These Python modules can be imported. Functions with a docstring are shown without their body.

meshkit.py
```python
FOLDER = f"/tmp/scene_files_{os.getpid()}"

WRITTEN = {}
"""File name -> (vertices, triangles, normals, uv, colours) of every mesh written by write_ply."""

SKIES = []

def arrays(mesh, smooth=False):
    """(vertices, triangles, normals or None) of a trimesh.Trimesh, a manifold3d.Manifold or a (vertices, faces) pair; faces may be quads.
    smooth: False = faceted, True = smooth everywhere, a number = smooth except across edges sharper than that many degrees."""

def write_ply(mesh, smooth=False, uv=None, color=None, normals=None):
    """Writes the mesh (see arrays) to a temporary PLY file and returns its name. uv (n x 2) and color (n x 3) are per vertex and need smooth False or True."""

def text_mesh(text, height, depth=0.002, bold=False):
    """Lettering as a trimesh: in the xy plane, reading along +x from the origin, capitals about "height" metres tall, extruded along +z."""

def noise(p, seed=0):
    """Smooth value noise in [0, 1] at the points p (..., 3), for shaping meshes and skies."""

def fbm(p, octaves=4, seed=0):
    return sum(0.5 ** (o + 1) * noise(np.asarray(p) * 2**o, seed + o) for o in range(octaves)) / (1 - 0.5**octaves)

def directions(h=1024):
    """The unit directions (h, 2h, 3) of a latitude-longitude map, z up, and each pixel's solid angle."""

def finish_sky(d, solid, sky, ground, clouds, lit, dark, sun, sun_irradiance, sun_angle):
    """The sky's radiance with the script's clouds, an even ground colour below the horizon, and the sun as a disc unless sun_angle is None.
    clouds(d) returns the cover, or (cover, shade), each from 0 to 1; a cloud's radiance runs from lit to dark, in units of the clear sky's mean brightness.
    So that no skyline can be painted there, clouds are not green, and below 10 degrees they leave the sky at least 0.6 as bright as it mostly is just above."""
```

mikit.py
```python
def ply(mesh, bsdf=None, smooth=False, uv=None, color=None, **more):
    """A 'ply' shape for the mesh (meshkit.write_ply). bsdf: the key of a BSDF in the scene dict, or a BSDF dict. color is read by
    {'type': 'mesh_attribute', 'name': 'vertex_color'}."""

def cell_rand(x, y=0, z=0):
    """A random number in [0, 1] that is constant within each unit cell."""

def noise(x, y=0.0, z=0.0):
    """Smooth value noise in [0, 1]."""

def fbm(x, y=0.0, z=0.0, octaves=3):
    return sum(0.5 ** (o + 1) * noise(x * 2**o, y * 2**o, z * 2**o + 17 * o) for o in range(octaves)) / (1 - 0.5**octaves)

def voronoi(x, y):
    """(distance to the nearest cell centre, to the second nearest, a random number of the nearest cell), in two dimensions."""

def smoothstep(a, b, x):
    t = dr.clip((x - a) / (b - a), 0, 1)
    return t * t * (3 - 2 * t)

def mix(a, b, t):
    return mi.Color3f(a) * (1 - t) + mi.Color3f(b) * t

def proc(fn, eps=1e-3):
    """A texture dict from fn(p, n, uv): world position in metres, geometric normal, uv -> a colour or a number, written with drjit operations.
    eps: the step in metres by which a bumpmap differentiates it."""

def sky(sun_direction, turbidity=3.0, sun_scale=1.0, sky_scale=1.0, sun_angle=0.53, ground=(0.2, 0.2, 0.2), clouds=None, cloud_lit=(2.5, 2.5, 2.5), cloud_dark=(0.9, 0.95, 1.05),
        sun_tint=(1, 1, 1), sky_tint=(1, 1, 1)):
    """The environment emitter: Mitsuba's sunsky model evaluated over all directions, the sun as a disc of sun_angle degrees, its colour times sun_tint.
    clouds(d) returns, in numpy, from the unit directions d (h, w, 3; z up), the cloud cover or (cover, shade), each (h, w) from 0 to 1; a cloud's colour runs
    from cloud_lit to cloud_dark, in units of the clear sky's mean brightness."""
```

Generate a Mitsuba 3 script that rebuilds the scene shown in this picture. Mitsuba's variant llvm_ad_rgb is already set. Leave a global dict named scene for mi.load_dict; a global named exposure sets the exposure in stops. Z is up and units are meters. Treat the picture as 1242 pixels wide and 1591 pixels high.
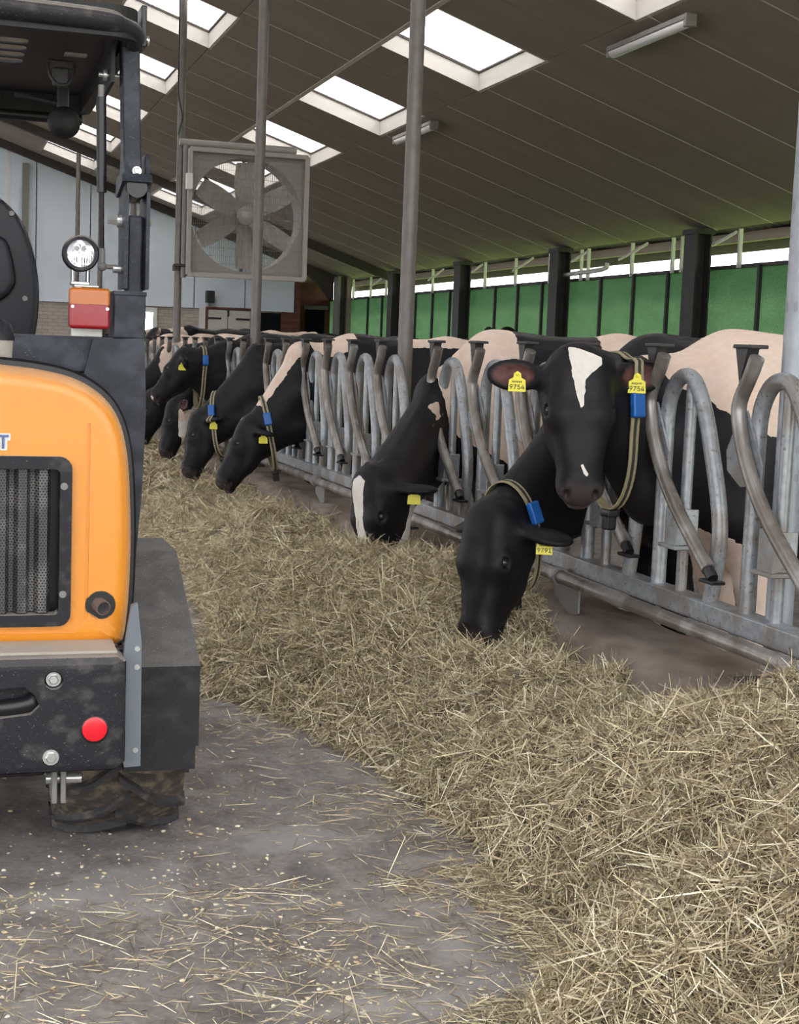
import math
import numpy as np, trimesh, mitsuba as mi, drjit as dr, mikit, meshkit
import manifold3d as m3
from shapely.geometry import Polygon, box as sbox

T = mi.ScalarTransform4f
scene, labels = {}, {}
rng = np.random.default_rng(7)

# ------------------------------------------------------------------ camera, sky, exposure
eye = [0.0, 0.0, 1.33]
scene['camera'] = {'type': 'perspective', 'fov': 2 * math.degrees(math.atan(621 / 2300)), 'fov_axis': 'x', 'near_clip': 0.05, 'far_clip': 400.0,
                   'to_world': T().look_at(origin=eye, target=[0.297, 0.949, 1.33 - 0.1081], up=[-0.0043, 0.1144, 0.9934])}
exposure = 3.9


def cloud_cover(d):
    n = meshkit.fbm(d * np.array([3.0, 3.0, 6.0]), 4, 3)
    return np.ones(d.shape[:2]), np.clip((n - 0.35) * 1.6, 0, 1) * 0.5


scene['sky'] = mikit.sky((0.72, 0.10, 0.69), turbidity=4.0, sun_scale=0.28, sun_angle=8.0, sky_scale=1.0, clouds=cloud_cover, cloud_lit=(2.3, 2.32, 2.36), cloud_dark=(1.2, 1.25, 1.32), ground=(0.25, 0.25, 0.24))

# ------------------------------------------------------------------ materials
nz, fb, ss, mix = mikit.noise, mikit.fbm, mikit.smoothstep, mikit.mix


def mat(key, color, rough=0.6, two=True, bump=None, **kw):
    c = color if isinstance(color, dict) else {'type': 'rgb', 'value': list(color)}
    b = {'type': 'principled', 'base_color': c, 'roughness': rough, **kw}
    if bump is not None:
        b = {'type': 'bumpmap', 'arbitrary': mikit.proc(bump[0], bump[2] if len(bump) > 2 else 2e-3), 'scale': bump[1], 'bsdf': b}
    scene[key] = {'type': 'twosided', 'bsdf': b} if two else b
    return key


def diffuse(key, color):
    c = color if isinstance(color, dict) else {'type': 'rgb', 'value': list(color)}
    scene[key] = {'type': 'twosided', 'bsdf': {'type': 'diffuse', 'reflectance': c}}
    return key


def floor_col(p, n, uv):
    a = fb(p.x * 1.3, p.y * 1.3, 0.0, 4)
    b = fb(p.x * 14, p.y * 14, 3.0, 3)
    g = fb(p.x * 90, p.y * 90, 5.0, 2)
    c = mix((0.21, 0.192, 0.184), (0.36, 0.335, 0.32), ss(0.25, 0.75, 0.35 * a + 0.40 * b + 0.25 * g))
    pale = ss(0.60, 0.72, fb(p.x * 2.2 + 9, p.y * 4.0, 1.0, 4))
    c = mix(c, (0.45, 0.44, 0.43), 0.5 * pale)
    wet = ss(0.66, 0.80, fb(p.x * 3.1 + 2.2, p.y * 2.0 + 4.0, 2.0, 3))
    return c * (1 - 0.28 * wet)


def curb_col(p, n, uv):
    a = fb(p.x * 9, p.y * 5, p.z * 9, 4)
    return mix((0.20, 0.16, 0.135), (0.33, 0.28, 0.245), ss(0.2, 0.85, a))


def ceil_col(p, n, uv):
    a = fb(p.x * 0.9, p.y * 2.2, p.z, 3)
    s = nz(p.y * 9.0, p.x * 0.35, 0.0)
    return mix((0.265, 0.230, 0.193), (0.325, 0.288, 0.247), 0.6 * a + 0.4 * s)


def galv_col(p, n, uv):
    a = fb(p.x * 60, p.y * 60, p.z * 45, 3)
    d = fb(p.x * 9 + 4, p.y * 9, p.z * 5, 4)
    c = mix((0.25, 0.27, 0.29), (0.43, 0.45, 0.47), a)
    dirt = ss(0.50, 0.66, d)
    spot = ss(0.80, 0.86, nz(p.x * 150, p.y * 150, p.z * 80))
    c = mix(c, (0.25, 0.22, 0.195), 0.75 * dirt)
    return mix(c, (0.14, 0.10, 0.075), spot * 0.6)


def wornpipe_col(p, n, uv):
    d = fb(p.x * 12, p.y * 12, p.z * 6, 4)
    return mix((0.20, 0.175, 0.155), (0.36, 0.345, 0.33), ss(0.35, 0.72, d))


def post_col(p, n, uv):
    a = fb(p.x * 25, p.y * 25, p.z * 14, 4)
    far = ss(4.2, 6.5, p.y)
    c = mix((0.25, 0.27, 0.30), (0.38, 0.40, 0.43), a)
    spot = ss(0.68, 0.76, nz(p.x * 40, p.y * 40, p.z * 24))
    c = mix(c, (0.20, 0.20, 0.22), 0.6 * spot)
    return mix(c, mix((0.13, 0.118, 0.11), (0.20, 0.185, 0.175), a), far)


def dusty_black(p, n, uv):
    a = fb(p.x * 30, p.y * 30, p.z * 30, 4)
    s = nz(p.x * 330, p.y * 330, p.z * 330)
    up = ss(0.2, 0.9, n.z)
    dust = ss(0.50, 0.80, a) * 0.12 + 0.75 * up
    c = mix((0.018, 0.018, 0.022), (0.34, 0.31, 0.28), dr.clip(dust, 0, 0.8))
    return mix(c, (0.30, 0.29, 0.27), 0.55 * ss(0.88, 0.93, s))


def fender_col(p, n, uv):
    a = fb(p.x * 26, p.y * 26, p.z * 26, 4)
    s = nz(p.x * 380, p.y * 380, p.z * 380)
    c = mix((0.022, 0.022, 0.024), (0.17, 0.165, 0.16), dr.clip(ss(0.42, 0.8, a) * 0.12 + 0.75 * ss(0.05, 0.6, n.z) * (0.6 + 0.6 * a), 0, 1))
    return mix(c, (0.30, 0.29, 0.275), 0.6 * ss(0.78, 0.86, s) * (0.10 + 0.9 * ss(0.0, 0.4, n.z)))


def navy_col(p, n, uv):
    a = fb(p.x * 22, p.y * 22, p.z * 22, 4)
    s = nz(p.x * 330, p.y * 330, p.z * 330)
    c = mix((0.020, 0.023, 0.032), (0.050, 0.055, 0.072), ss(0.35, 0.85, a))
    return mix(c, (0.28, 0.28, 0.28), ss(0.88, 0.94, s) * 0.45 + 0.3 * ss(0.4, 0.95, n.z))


def orange_col(p, n, uv):
    a = fb(p.x * 12, p.y * 12, p.z * 12, 3)
    up = ss(0.20, 0.85, n.z)
    side = ss(0.55, 0.9, dr.abs(n.x))
    dust = dr.clip(up * (0.62 + 0.3 * a) + side * (0.5 + 0.3 * a), 0, 0.85)
    return mix((0.74, 0.265, 0.018), (0.48, 0.32, 0.20), dust)


def tyre_col(p, n, uv):
    a = fb(p.x * 35, p.y * 35, p.z * 35, 4)
    return mix((0.035, 0.034, 0.034), (0.10, 0.09, 0.08), ss(0.5, 0.8, a))


def mud_col(p, n, uv):
    a = fb(p.x * 45, p.y * 45, p.z * 45, 4)
    return mix((0.045, 0.04, 0.034), (0.15, 0.12, 0.085), ss(0.35, 0.8, a))


def hay_col(p, n, uv):
    a = fb(p.x * 7, p.y * 7, p.z * 7, 3)
    b = nz(p.x * 140 + 6 * nz(p.x * 20, p.y * 20), p.y * 35, p.z * 60)
    c = nz(p.x * 40, p.y * 150 + 6 * nz(p.x * 17, p.y * 17), p.z * 60)
    t = ss(0.45, 0.85, dr.maximum(b, c))
    return mix(mix((0.105, 0.08, 0.05), (0.17, 0.135, 0.088), a), (0.40, 0.335, 0.225), 0.8 * t)


def brick_pattern(p, along, w, h, joint):
    row = dr.floor(p.z / h)
    u = along / w + 0.5 * (row - 2 * dr.floor(row / 2))
    fu, fv = u - dr.floor(u), p.z / h - row
    m = ss(0, joint / w, dr.minimum(fu, 1 - fu)) * ss(0, joint / h, dr.minimum(fv, 1 - fv))
    return m, mikit.cell_rand(dr.floor(u), row, 2)


def beige_brick(p, n, uv):
    m, r = brick_pattern(p, p.x + p.y, 0.22, 0.075, 0.010)
    return mix((0.30, 0.265, 0.235), mix((0.42, 0.37, 0.325), (0.52, 0.465, 0.415), r), m)


def red_brick(p, n, uv):
    m, r = brick_pattern(p, p.x + p.y, 0.22, 0.065, 0.010)
    return mix((0.12, 0.085, 0.075), mix((0.13, 0.055, 0.045), (0.20, 0.085, 0.065), r), m)


def white_sheet(p, n, uv):
    a = fb(p.x * 0.8, p.z * 0.6, 1.0, 3)
    return mix((0.66, 0.73, 0.82), (0.73, 0.80, 0.88), a)


def net_col(p, n, uv):
    a = nz(p.y * 110, p.z * 110, 0.0)
    b = fb(p.y * 3.0, p.z * 9.0, 2.0, 3)
    return mix((0.055, 0.125, 0.065), (0.13, 0.25, 0.15), 0.6 * a + 0.4 * b)


diffuse('m_floor', mikit.proc(floor_col))
diffuse('m_curb', mikit.proc(curb_col))
diffuse('m_ceil', mikit.proc(ceil_col))
diffuse('m_roof_back', (0.16, 0.145, 0.13))
diffuse('m_seam', (0.52, 0.48, 0.43))
diffuse('m_reveal', (0.60, 0.58, 0.55))
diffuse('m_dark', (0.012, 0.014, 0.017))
diffuse('m_white_sheet', mikit.proc(white_sheet))
diffuse('m_white', (0.72, 0.72, 0.70))
diffuse('m_beige_brick', mikit.proc(beige_brick))
diffuse('m_red_brick', mikit.proc(red_brick))
diffuse('m_door', (0.62, 0.60, 0.55))
diffuse('m_fascia', (0.26, 0.22, 0.185))
diffuse('m_yard', (0.30, 0.29, 0.27))
diffuse('m_grass', (0.27, 0.44, 0.13))
mat('m_galv', mikit.proc(galv_col), 0.42, metallic=0.55)
mat('m_pipe', mikit.proc(wornpipe_col), 0.38, metallic=0.55)
mat('m_post', mikit.proc(post_col), 0.45, metallic=0.25)
mat('m_steel_dark', (0.035, 0.034, 0.034), 0.5)
mat('m_rafter', (0.045, 0.038, 0.032), 0.6)
mat('m_grey_steel', (0.20, 0.195, 0.185), 0.5)
mat('m_fan', (0.34, 0.325, 0.30), 0.55)
mat('m_blade', (0.40, 0.375, 0.34), 0.55)
mat('m_wire', (0.20, 0.19, 0.175), 0.5)
scene['m_net'] = {'type': 'principledthin', 'base_color': mikit.proc(net_col), 'roughness': 0.8, 'diff_trans': 0.55, 'spec_trans': 0.0}
scene['m_sheet'] = {'type': 'principledthin', 'base_color': {'type': 'rgb', 'value': [0.92, 0.93, 0.95]}, 'roughness': 0.5, 'diff_trans': 1.5, 'spec_trans': 0.0}
mat('m_orange', mikit.proc(orange_col), 0.32, clearcoat=0.8, clearcoat_gloss=0.85)
mat('m_black', mikit.proc(dusty_black), 0.45, specular=0.25)
mat('m_navy', mikit.proc(navy_col), 0.42, specular=0.28)
mat('m_fender', mikit.proc(fender_col), 0.5, specular=0.25)
mat('m_grille', (0.030, 0.030, 0.034), 0.5)
mat('m_blackplain', (0.012, 0.012, 0.014), 0.35)
mat('m_roofblack', (0.007, 0.007, 0.008), 0.6)
mat('m_seat', (0.012, 0.013, 0.017), 0.38, specular=0.3)
mat('m_greystrip', (0.145, 0.165, 0.19), 0.45)
mat('m_dusttan', (0.36, 0.33, 0.285), 0.6)
mat('m_zinc', (0.58, 0.60, 0.58), 0.3, metallic=0.75)
mat('m_chrome', (0.86, 0.87, 0.90), 0.09, metallic=1.0)
mat('m_redlens', (0.27, 0.004, 0.011), 0.16, clearcoat=0.6)
mat('m_reflector', (0.75, 0.008, 0.022), 0.2, clearcoat=0.5)
mat('m_amber', (0.44, 0.12, 0.010), 0.16, clearcoat=0.6)
mat('m_whitepaint', (0.70, 0.70, 0.67), 0.4)
mat('m_pipe_rust', (0.17, 0.125, 0.12), 0.5, metallic=0.3)
mat('m_blue', (0.015, 0.12, 0.42), 0.35)
mat('m_blueletter', (0.10, 0.13, 0.30), 0.4)
mat('m_yellow', (0.80, 0.72, 0.05), 0.4)
mat('m_tagtext', (0.05, 0.045, 0.02), 0.6)
mat('m_strap', (0.31, 0.27, 0.16), 0.6)
mat('m_strapdark', (0.035, 0.033, 0.03), 0.6)
mat('m_eye', (0.012, 0.010, 0.010), 0.08, clearcoat=1.0)
mat('m_tyre', mikit.proc(tyre_col), 0.7)
mat('m_mud', mikit.proc(mud_col), 0.9)
diffuse('m_hay', mikit.proc(hay_col))
scene['m_straw'] = {'type': 'twosided', 'bsdf': {'type': 'principled', 'base_color': {'type': 'mesh_attribute', 'name': 'vertex_color'}, 'roughness': 0.55, 'specular': 0.35}}
scene['m_cow'] = {'type': 'twosided', 'bsdf': {'type': 'principled', 'base_color': {'type': 'mesh_attribute', 'name': 'vertex_color'}, 'roughness': 0.5, 'specular': 0.25}}
scene['m_lampglass'] = {'type': 'thindielectric', 'int_ior': 1.5}
mat('m_tube', (0.62, 0.64, 0.63), 0.3)


# ------------------------------------------------------------------ helpers
def add(key, mesh, bsdf, smooth=False, **more):
    if key in scene:
        n = 1
        while f'{key}_{n:03d}' in scene:
            n += 1
        key = f'{key}_{n:03d}'
    scene[key] = mikit.ply(mesh, bsdf, smooth, **more)
    return key


def put(key, src, to_world):
    """one more copy of an entry's shape under its own key"""
    if key in scene:
        n = 1
        while f'{key}_{n:03d}' in scene:
            n += 1
        key = f'{key}_{n:03d}'
    scene[key] = {**src, 'to_world': to_world}
    return key


def tag(key, label=None, cat=None, group=None, kind=None):
    d = labels.setdefault(key, {})
    for k, v in (('label', label), ('category', cat), ('group', group), ('kind', kind)):
        if v:
            d[k] = v
    return key


def struct(key, mesh=None, bsdf=None, smooth=False, label=None):
    if mesh is not None:
        add(key, mesh, bsdf, smooth)
    tag(key, label, None, None, 'structure')
    return key


def cat(*ms):
    return trimesh.util.concatenate([m for m in ms if m is not None])


def bx(x0, x1, y0, y1, z0, z1):
    m = trimesh.creation.box((abs(x1 - x0), abs(y1 - y0), abs(z1 - z0)))
    m.apply_translation(((x0 + x1) / 2, (y0 + y1) / 2, (z0 + z1) / 2))
    return m


def rbx(x0, x1, y0, y1, z0, z1, r=0.005, seg=2):
    """box with rounded edges"""
    r = min(r, 0.49 * abs(x1 - x0), 0.49 * abs(y1 - y0), 0.49 * abs(z1 - z0))
    s = trimesh.creation.icosphere(subdivisions=1, radius=r) if seg < 3 else trimesh.creation.icosphere(subdivisions=2, radius=r)
    pts = [s.vertices + np.array([x, y, z]) for x in (x0 + r, x1 - r) for y in (y0 + r, y1 - r) for z in (z0 + r, z1 - r)]
    return trimesh.convex.convex_hull(np.vstack(pts))


def frames(p):
    p = np.asarray(p, float)
    t = np.gradient(p, axis=0)
    t /= np.linalg.norm(t, axis=1, keepdims=True)
    a = np.cross(t[0], [0, 0, 1.0] if abs(t[0][2]) < 0.9 else [1.0, 0, 0])
    a /= np.linalg.norm(a)
    out = [a]
    for k in range(1, len(p)):
        a = out[-1] - t[k] * np.dot(out[-1], t[k])
        out.append(a / np.linalg.norm(a))
    A = np.array(out)
    return p, t, A, np.cross(t, A)


def tube(p, r, sides=12, caps=True, flat=1.0):
    p, t, A, B = frames(p)
    r = np.broadcast_to(np.asarray(r, float), (len(p),))
    th = np.arange(sides) * 2 * np.pi / sides
    v = p[:, None] + r[:, None, None] * (np.cos(th)[None, :, None] * A[:, None] + flat * np.sin(th)[None, :, None] * B[:, None])
    n = len(p)
    i, j = np.meshgrid(np.arange(n - 1), np.arange(sides), indexing='ij')
    q = np.stack([i * sides + j, i * sides + (j + 1) % sides, (i + 1) * sides + (j + 1) % sides, (i + 1) * sides + j], -1).reshape(-1, 4)
    v = v.reshape(-1, 3)
    f = [q[:, [0, 1, 2]], q[:, [0, 2, 3]]]
    if caps:
        v = np.vstack([v, p[0], p[-1]])
        k = np.arange(sides)
        f.append(np.stack([np.full(sides, n * sides), (k + 1) % sides, k], -1))
        f.append(np.stack([np.full(sides, n * sides + 1), (n - 1) * sides + k, (n - 1) * sides + (k + 1) % sides], -1))
    return trimesh.Trimesh(v, np.vstack(f), process=False)


def spline(pts, n=8):
    """Catmull-Rom through the points"""
    p = np.asarray(pts, float)
    p = np.vstack([2 * p[0] - p[1], p, 2 * p[-1] - p[-2]])
    out = []
    for k in range(1, len(p) - 2):
        t = np.linspace(0, 1, n, endpoint=False)[:, None]
        a, b, c, d = p[k - 1:k + 3]
        out.append(0.5 * (2 * b + (c - a) * t + (2 * a - 5 * b + 4 * c - d) * t ** 2 + (3 * b - a - 3 * c + d) * t ** 3))
    out.append(p[-2][None])
    return np.vstack(out)


def prism_xz(poly, y0, y1):
    """polygon in (x, z) extruded from y0 to y1"""
    poly = poly if isinstance(poly, Polygon) else Polygon(poly)
    m = trimesh.creation.extrude_polygon(poly, abs(y1 - y0), engine='earcut')
    v = m.vertices.copy()
    m = trimesh.Trimesh(np.c_[v[:, 0], max(y0, y1) - v[:, 2], v[:, 1]], m.faces, process=False)
    return m


def prism_yz(poly, x0, x1):
    poly = poly if isinstance(poly, Polygon) else Polygon(poly)
    m = trimesh.creation.extrude_polygon(poly, abs(x1 - x0), engine='earcut')
    v = m.vertices.copy()
    return trimesh.Trimesh(np.c_[v[:, 2] + min(x0, x1), v[:, 0], v[:, 1]], m.faces, process=False)


def prism_xy(poly, z0, z1):
    poly = poly if isinstance(poly, Polygon) else Polygon(poly)
    m = trimesh.creation.extrude_polygon(poly, abs(z1 - z0), engine='earcut')
    m.apply_translation((0, 0, min(z0, z1)))
    return m


def lathe(profile, axis='z', at=(0, 0, 0), sections=32):
    m = trimesh.creation.revolve(np.asarray(profile, float), sections=sections)
    if axis == 'x':
        m.apply_transform(trimesh.transformations.rotation_matrix(math.pi / 2, (0, 1, 0)))
    if axis == '-y':
        m.apply_transform(trimesh.transformations.rotation_matrix(math.pi / 2, (1, 0, 0)))
    m.apply_translation(at)
    return m


def cyl(p0, p1, r, sides=16):
    return tube([p0, (np.asarray(p0) + np.asarray(p1)) / 2, p1], r, sides)


def man(mesh):
    mesh = mesh.copy()
    mesh.merge_vertices()
    if mesh.volume < 0:
        mesh.invert()
    return m3.Manifold(m3.Mesh(np.asarray(mesh.vertices, np.float32), np.asarray(mesh.faces, np.uint32)))


def unman(m):
    o = m.to_mesh()
    return trimesh.Trimesh(o.vert_properties[:, :3], o.tri_verts, process=False)


def bolt(x, y, z, r=0.012):
    """hexagon bolt with washer, head towards -y"""
    w = lathe([(0, 0), (r * 1.45, 0), (r * 1.45, 0.003), (0, 0.003)], '-y', (x, y, z), 18)
    h = lathe([(0, 0.003), (r, 0.003), (r, r * 0.7), (r * 0.8, r * 0.85), (0, r * 0.85)], '-y', (x, y, z), 6)
    return cat(w, h)


ROOF_X, ROOF_Z, ROOF_S = 8.54, 2.85, 0.335     # eave of the inner ceiling and its slope
RIDGE_X = -0.3


def roof_z(x):
    return ROOF_Z + ROOF_S * (ROOF_X - np.maximum(x, 2 * RIDGE_X - x))

# ------------------------------------------------------------------ the barn
struct('floor', bx(-9.4, 8.54, -1.2, 32.0, -0.12, 0.0), 'm_floor', label='grey worn concrete feed alley floor with scattered straw')
struct('yard', bx(-90, 90, -90, 110, -0.3, -0.125), 'm_yard', label='concrete yard outside the barn')


def sheared(mesh):
    v = mesh.vertices.copy()
    v[:, 2] += roof_z(v[:, 0])
    return trimesh.Trimesh(v, mesh.faces, process=False)


SKY1 = [1.95, 5.55, 9.15, 12.72, 16.27, 19.85, 23.2, 26.3, 29.4]
SKY2 = [1.75, 5.3, 8.8, 12.3, 15.75, 19.22, 22.75, 26.1, 29.2]
SLEN = 1.74
XS = {1: (4.15, 5.19), 2: (1.95, 2.95)}
holes = [sbox(XS[1][0], y, XS[1][1], y + SLEN) for y in SKY1] + [sbox(XS[2][0], y, XS[2][1], y + SLEN) for y in SKY2]
back = sbox(RIDGE_X, -1.2, ROOF_X, 33.6)
for h in holes:
    back = back.difference(h.buffer(0.032, join_style=2))
struct('ceiling', sheared(prism_xy(back, 0.035, 0.06)), 'm_roof_back', label='sloping ceiling of dull grey brown insulation panels tinted green near the curtain')
opp = sbox(-9.15, -1.2, RIDGE_X - 0.5, 33.6)
ohole = [sbox(-5.4, y, -3.3, y + SLEN) for y in SKY1] + [sbox(-2.8, y, -1.3, y + SLEN) for y in SKY2]
for h in ohole:
    opp = opp.difference(h)
struct('ceiling_opposite', sheared(prism_xy(opp, 0.0, 0.06)), 'm_ceil', label='other half of the sloping ceiling')
for h in ohole:
    b = h.bounds
    add('ceiling_opposite__roof_sheet', sheared(bx(b[0] - 0.05, b[2] + 0.05, b[1] - 0.05, b[3] + 0.05, 0.061, 0.067)), 'm_sheet')


def slab(x0, x1, y0, y1):
    g = 0.006
    k = add('ceiling__panel', sheared(bx(x0 + g, x1 - g, y0 + g, y1 - g, 0.0, 0.03)), 'm_ceil')
    return k


ys = np.arange(-1.2, 33.6, 1.19)
for a, b in ((5.19, ROOF_X), (2.95, 4.15), (RIDGE_X, 1.95)):
    for y in ys:
        slab(a, b, y, min(y + 1.19, 33.6))
for row, starts in ((1, SKY1), (2, SKY2)):
    a, b = XS[row]
    edges = [-1.2] + [e for s in starts for e in (s, s + SLEN)] + [33.6]
    for y0, y1 in zip(edges[::2], edges[1::2]):
        n = max(1, round((y1 - y0) / 0.95))
        for k in range(n):
            slab(a, b, y0 + (y1 - y0) * k / n, y0 + (y1 - y0) * (k + 1) / n)
add('ceiling__joint_strip', sheared(bx(4.10, 4.145, -1.2, 33.6, -0.008, 0.0)), 'm_seam')
for a, b in ((5.20, ROOF_X), (2.95, 4.10)):
    for y in ys[1:]:
        add('ceiling__joint_strip', sheared(bx(a, b, y - 0.009, y + 0.009, -0.004, 0.002)), 'm_seam')


def skylight(x0, x1, y0, label):
    k = 'skylight'
    n = 0
    while k in labels:
        n += 1
        k = f'skylight_{n:03d}'
    y1, H = y0 + SLEN, 0.18
    t = 0.03
    add(k + '__reveal', cat(sheared(bx(x0 - t, x0, y0 - t, y1 + t, 0, H)), sheared(bx(x1, x1 + t, y0 - t, y1 + t, 0, H)),
                            sheared(bx(x0, x1, y0 - t, y0, 0, H)), sheared(bx(x0, x1, y1, y1 + t, 0, H))), 'm_reveal')
    add(k + '__frame', cat(sheared(bx(x0 - t, x0 + 0.018, y0 - t, y1 + t, H - 0.012, H + 0.012)), sheared(bx(x1 - 0.018, x1 + t, y0 - t, y1 + t, H - 0.012, H + 0.004)), sheared(bx(x0, x1, y0 - t, y0 + 0.018, H - 0.012, H + 0.012)), sheared(bx(x0, x1, y1 - 0.018, y1 + t, H - 0.012, H + 0.012))), 'm_rafter')
    yy = np.linspace(y0 - 0.06, y1 + 0.06, 12 * 12 + 1)
    zz = H + 0.03 + 0.026 * np.sin(2 * np.pi * (yy - y0) / 0.155)
    xx = np.array([x0 - 0.06, x1 + 0.06])
    v = np.array([[x, y, z + roof_z(x)] for x in xx for y, z in zip(yy, zz)])
    m = len(yy)
    i = np.arange(m - 1)
    f = np.stack([i, i + 1, i + 1 + m, i + m], -1)
    add(k + '__sheet', (v, f), 'm_sheet', True)
    tag(k, label, 'skylight', 'corrugated skylights in the sloping ceiling')


names1 = {9.15: 'skylight just above the nearest fluorescent tube, cut off by the top edge', 12.72: 'largest fully seen bright corrugated skylight, right of the second roof post',
          16.27: 'bright skylight left of the second roof post, with a tube lamp at its corner', 19.85: 'bright skylight directly above the right half of the ventilation fan',
          23.2: 'skylight seen through the upper part of the fan grille', 26.3: 'skylight seen low through the left part of the fan grille', 29.4: 'farthest skylight of the lower row, left of the fan beside its post'}
names2 = {15.75: 'large skylight at the top edge, crossed by the pipe post left of the fan post', 19.22: 'skylight between the loader roll bar and the post left of the fan', 22.75: 'small corner of skylight showing just right of the loader roll bar',
          26.1: 'skylight behind the round mirror and gas strut of the loader', 29.2: 'farthest skylight of the upper row, below the round mirror at the left'}
for y in SKY1[2:]:
    skylight(*XS[1], y, names1[y])
for y in SKY2[4:]:
    skylight(*XS[2], y, names2[y])
# openings nearer than the frame are covered by the same sheets, as one piece of the roof
for (a, b), st in ((XS[1], SKY1[:2]), (XS[2], SKY2[:4])):
    for y in st:
        add('ceiling__roof_sheet', sheared(bx(a - 0.05, b + 0.05, y - 0.05, y + SLEN + 0.05, 0.061, 0.067)), 'm_sheet')


def tube_lamp(x, y0, y1, label):
    k = 'tube_lamp'
    if k in labels:
        k = 'tube_lamp_001'
    z = float(roof_z(x)) - 0.03
    add(k + '__housing', rbx(x - 0.055, x + 0.055, y0, y1, z - 0.05, z - 0.005, 0.01), 'm_grey_steel')
    add(k + '__diffuser', tube([[x, y0 + 0.02, z - 0.055], [x, (y0 + y1) / 2, z - 0.055], [x, y1 - 0.02, z - 0.055]], 0.045, 14), 'm_tube', 40)
    add(k + '__end_cap', cat(rbx(x - 0.05, x + 0.05, y0 - 0.01, y0 + 0.03, z - 0.1, z, 0.01), rbx(x - 0.05, x + 0.05, y1 - 0.03, y1 + 0.01, z - 0.1, z, 0.01)), 'm_grey_steel')
    tag(k, label, 'lamp')


tube_lamp(5.31, 10.2, 11.56, 'unlit grey fluorescent tube lamp alone on the ceiling at top right')
tube_lamp(5.28, 16.13, 17.57, 'unlit fluorescent tube lamp partly hidden behind the second roof post, beside a skylight')

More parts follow.
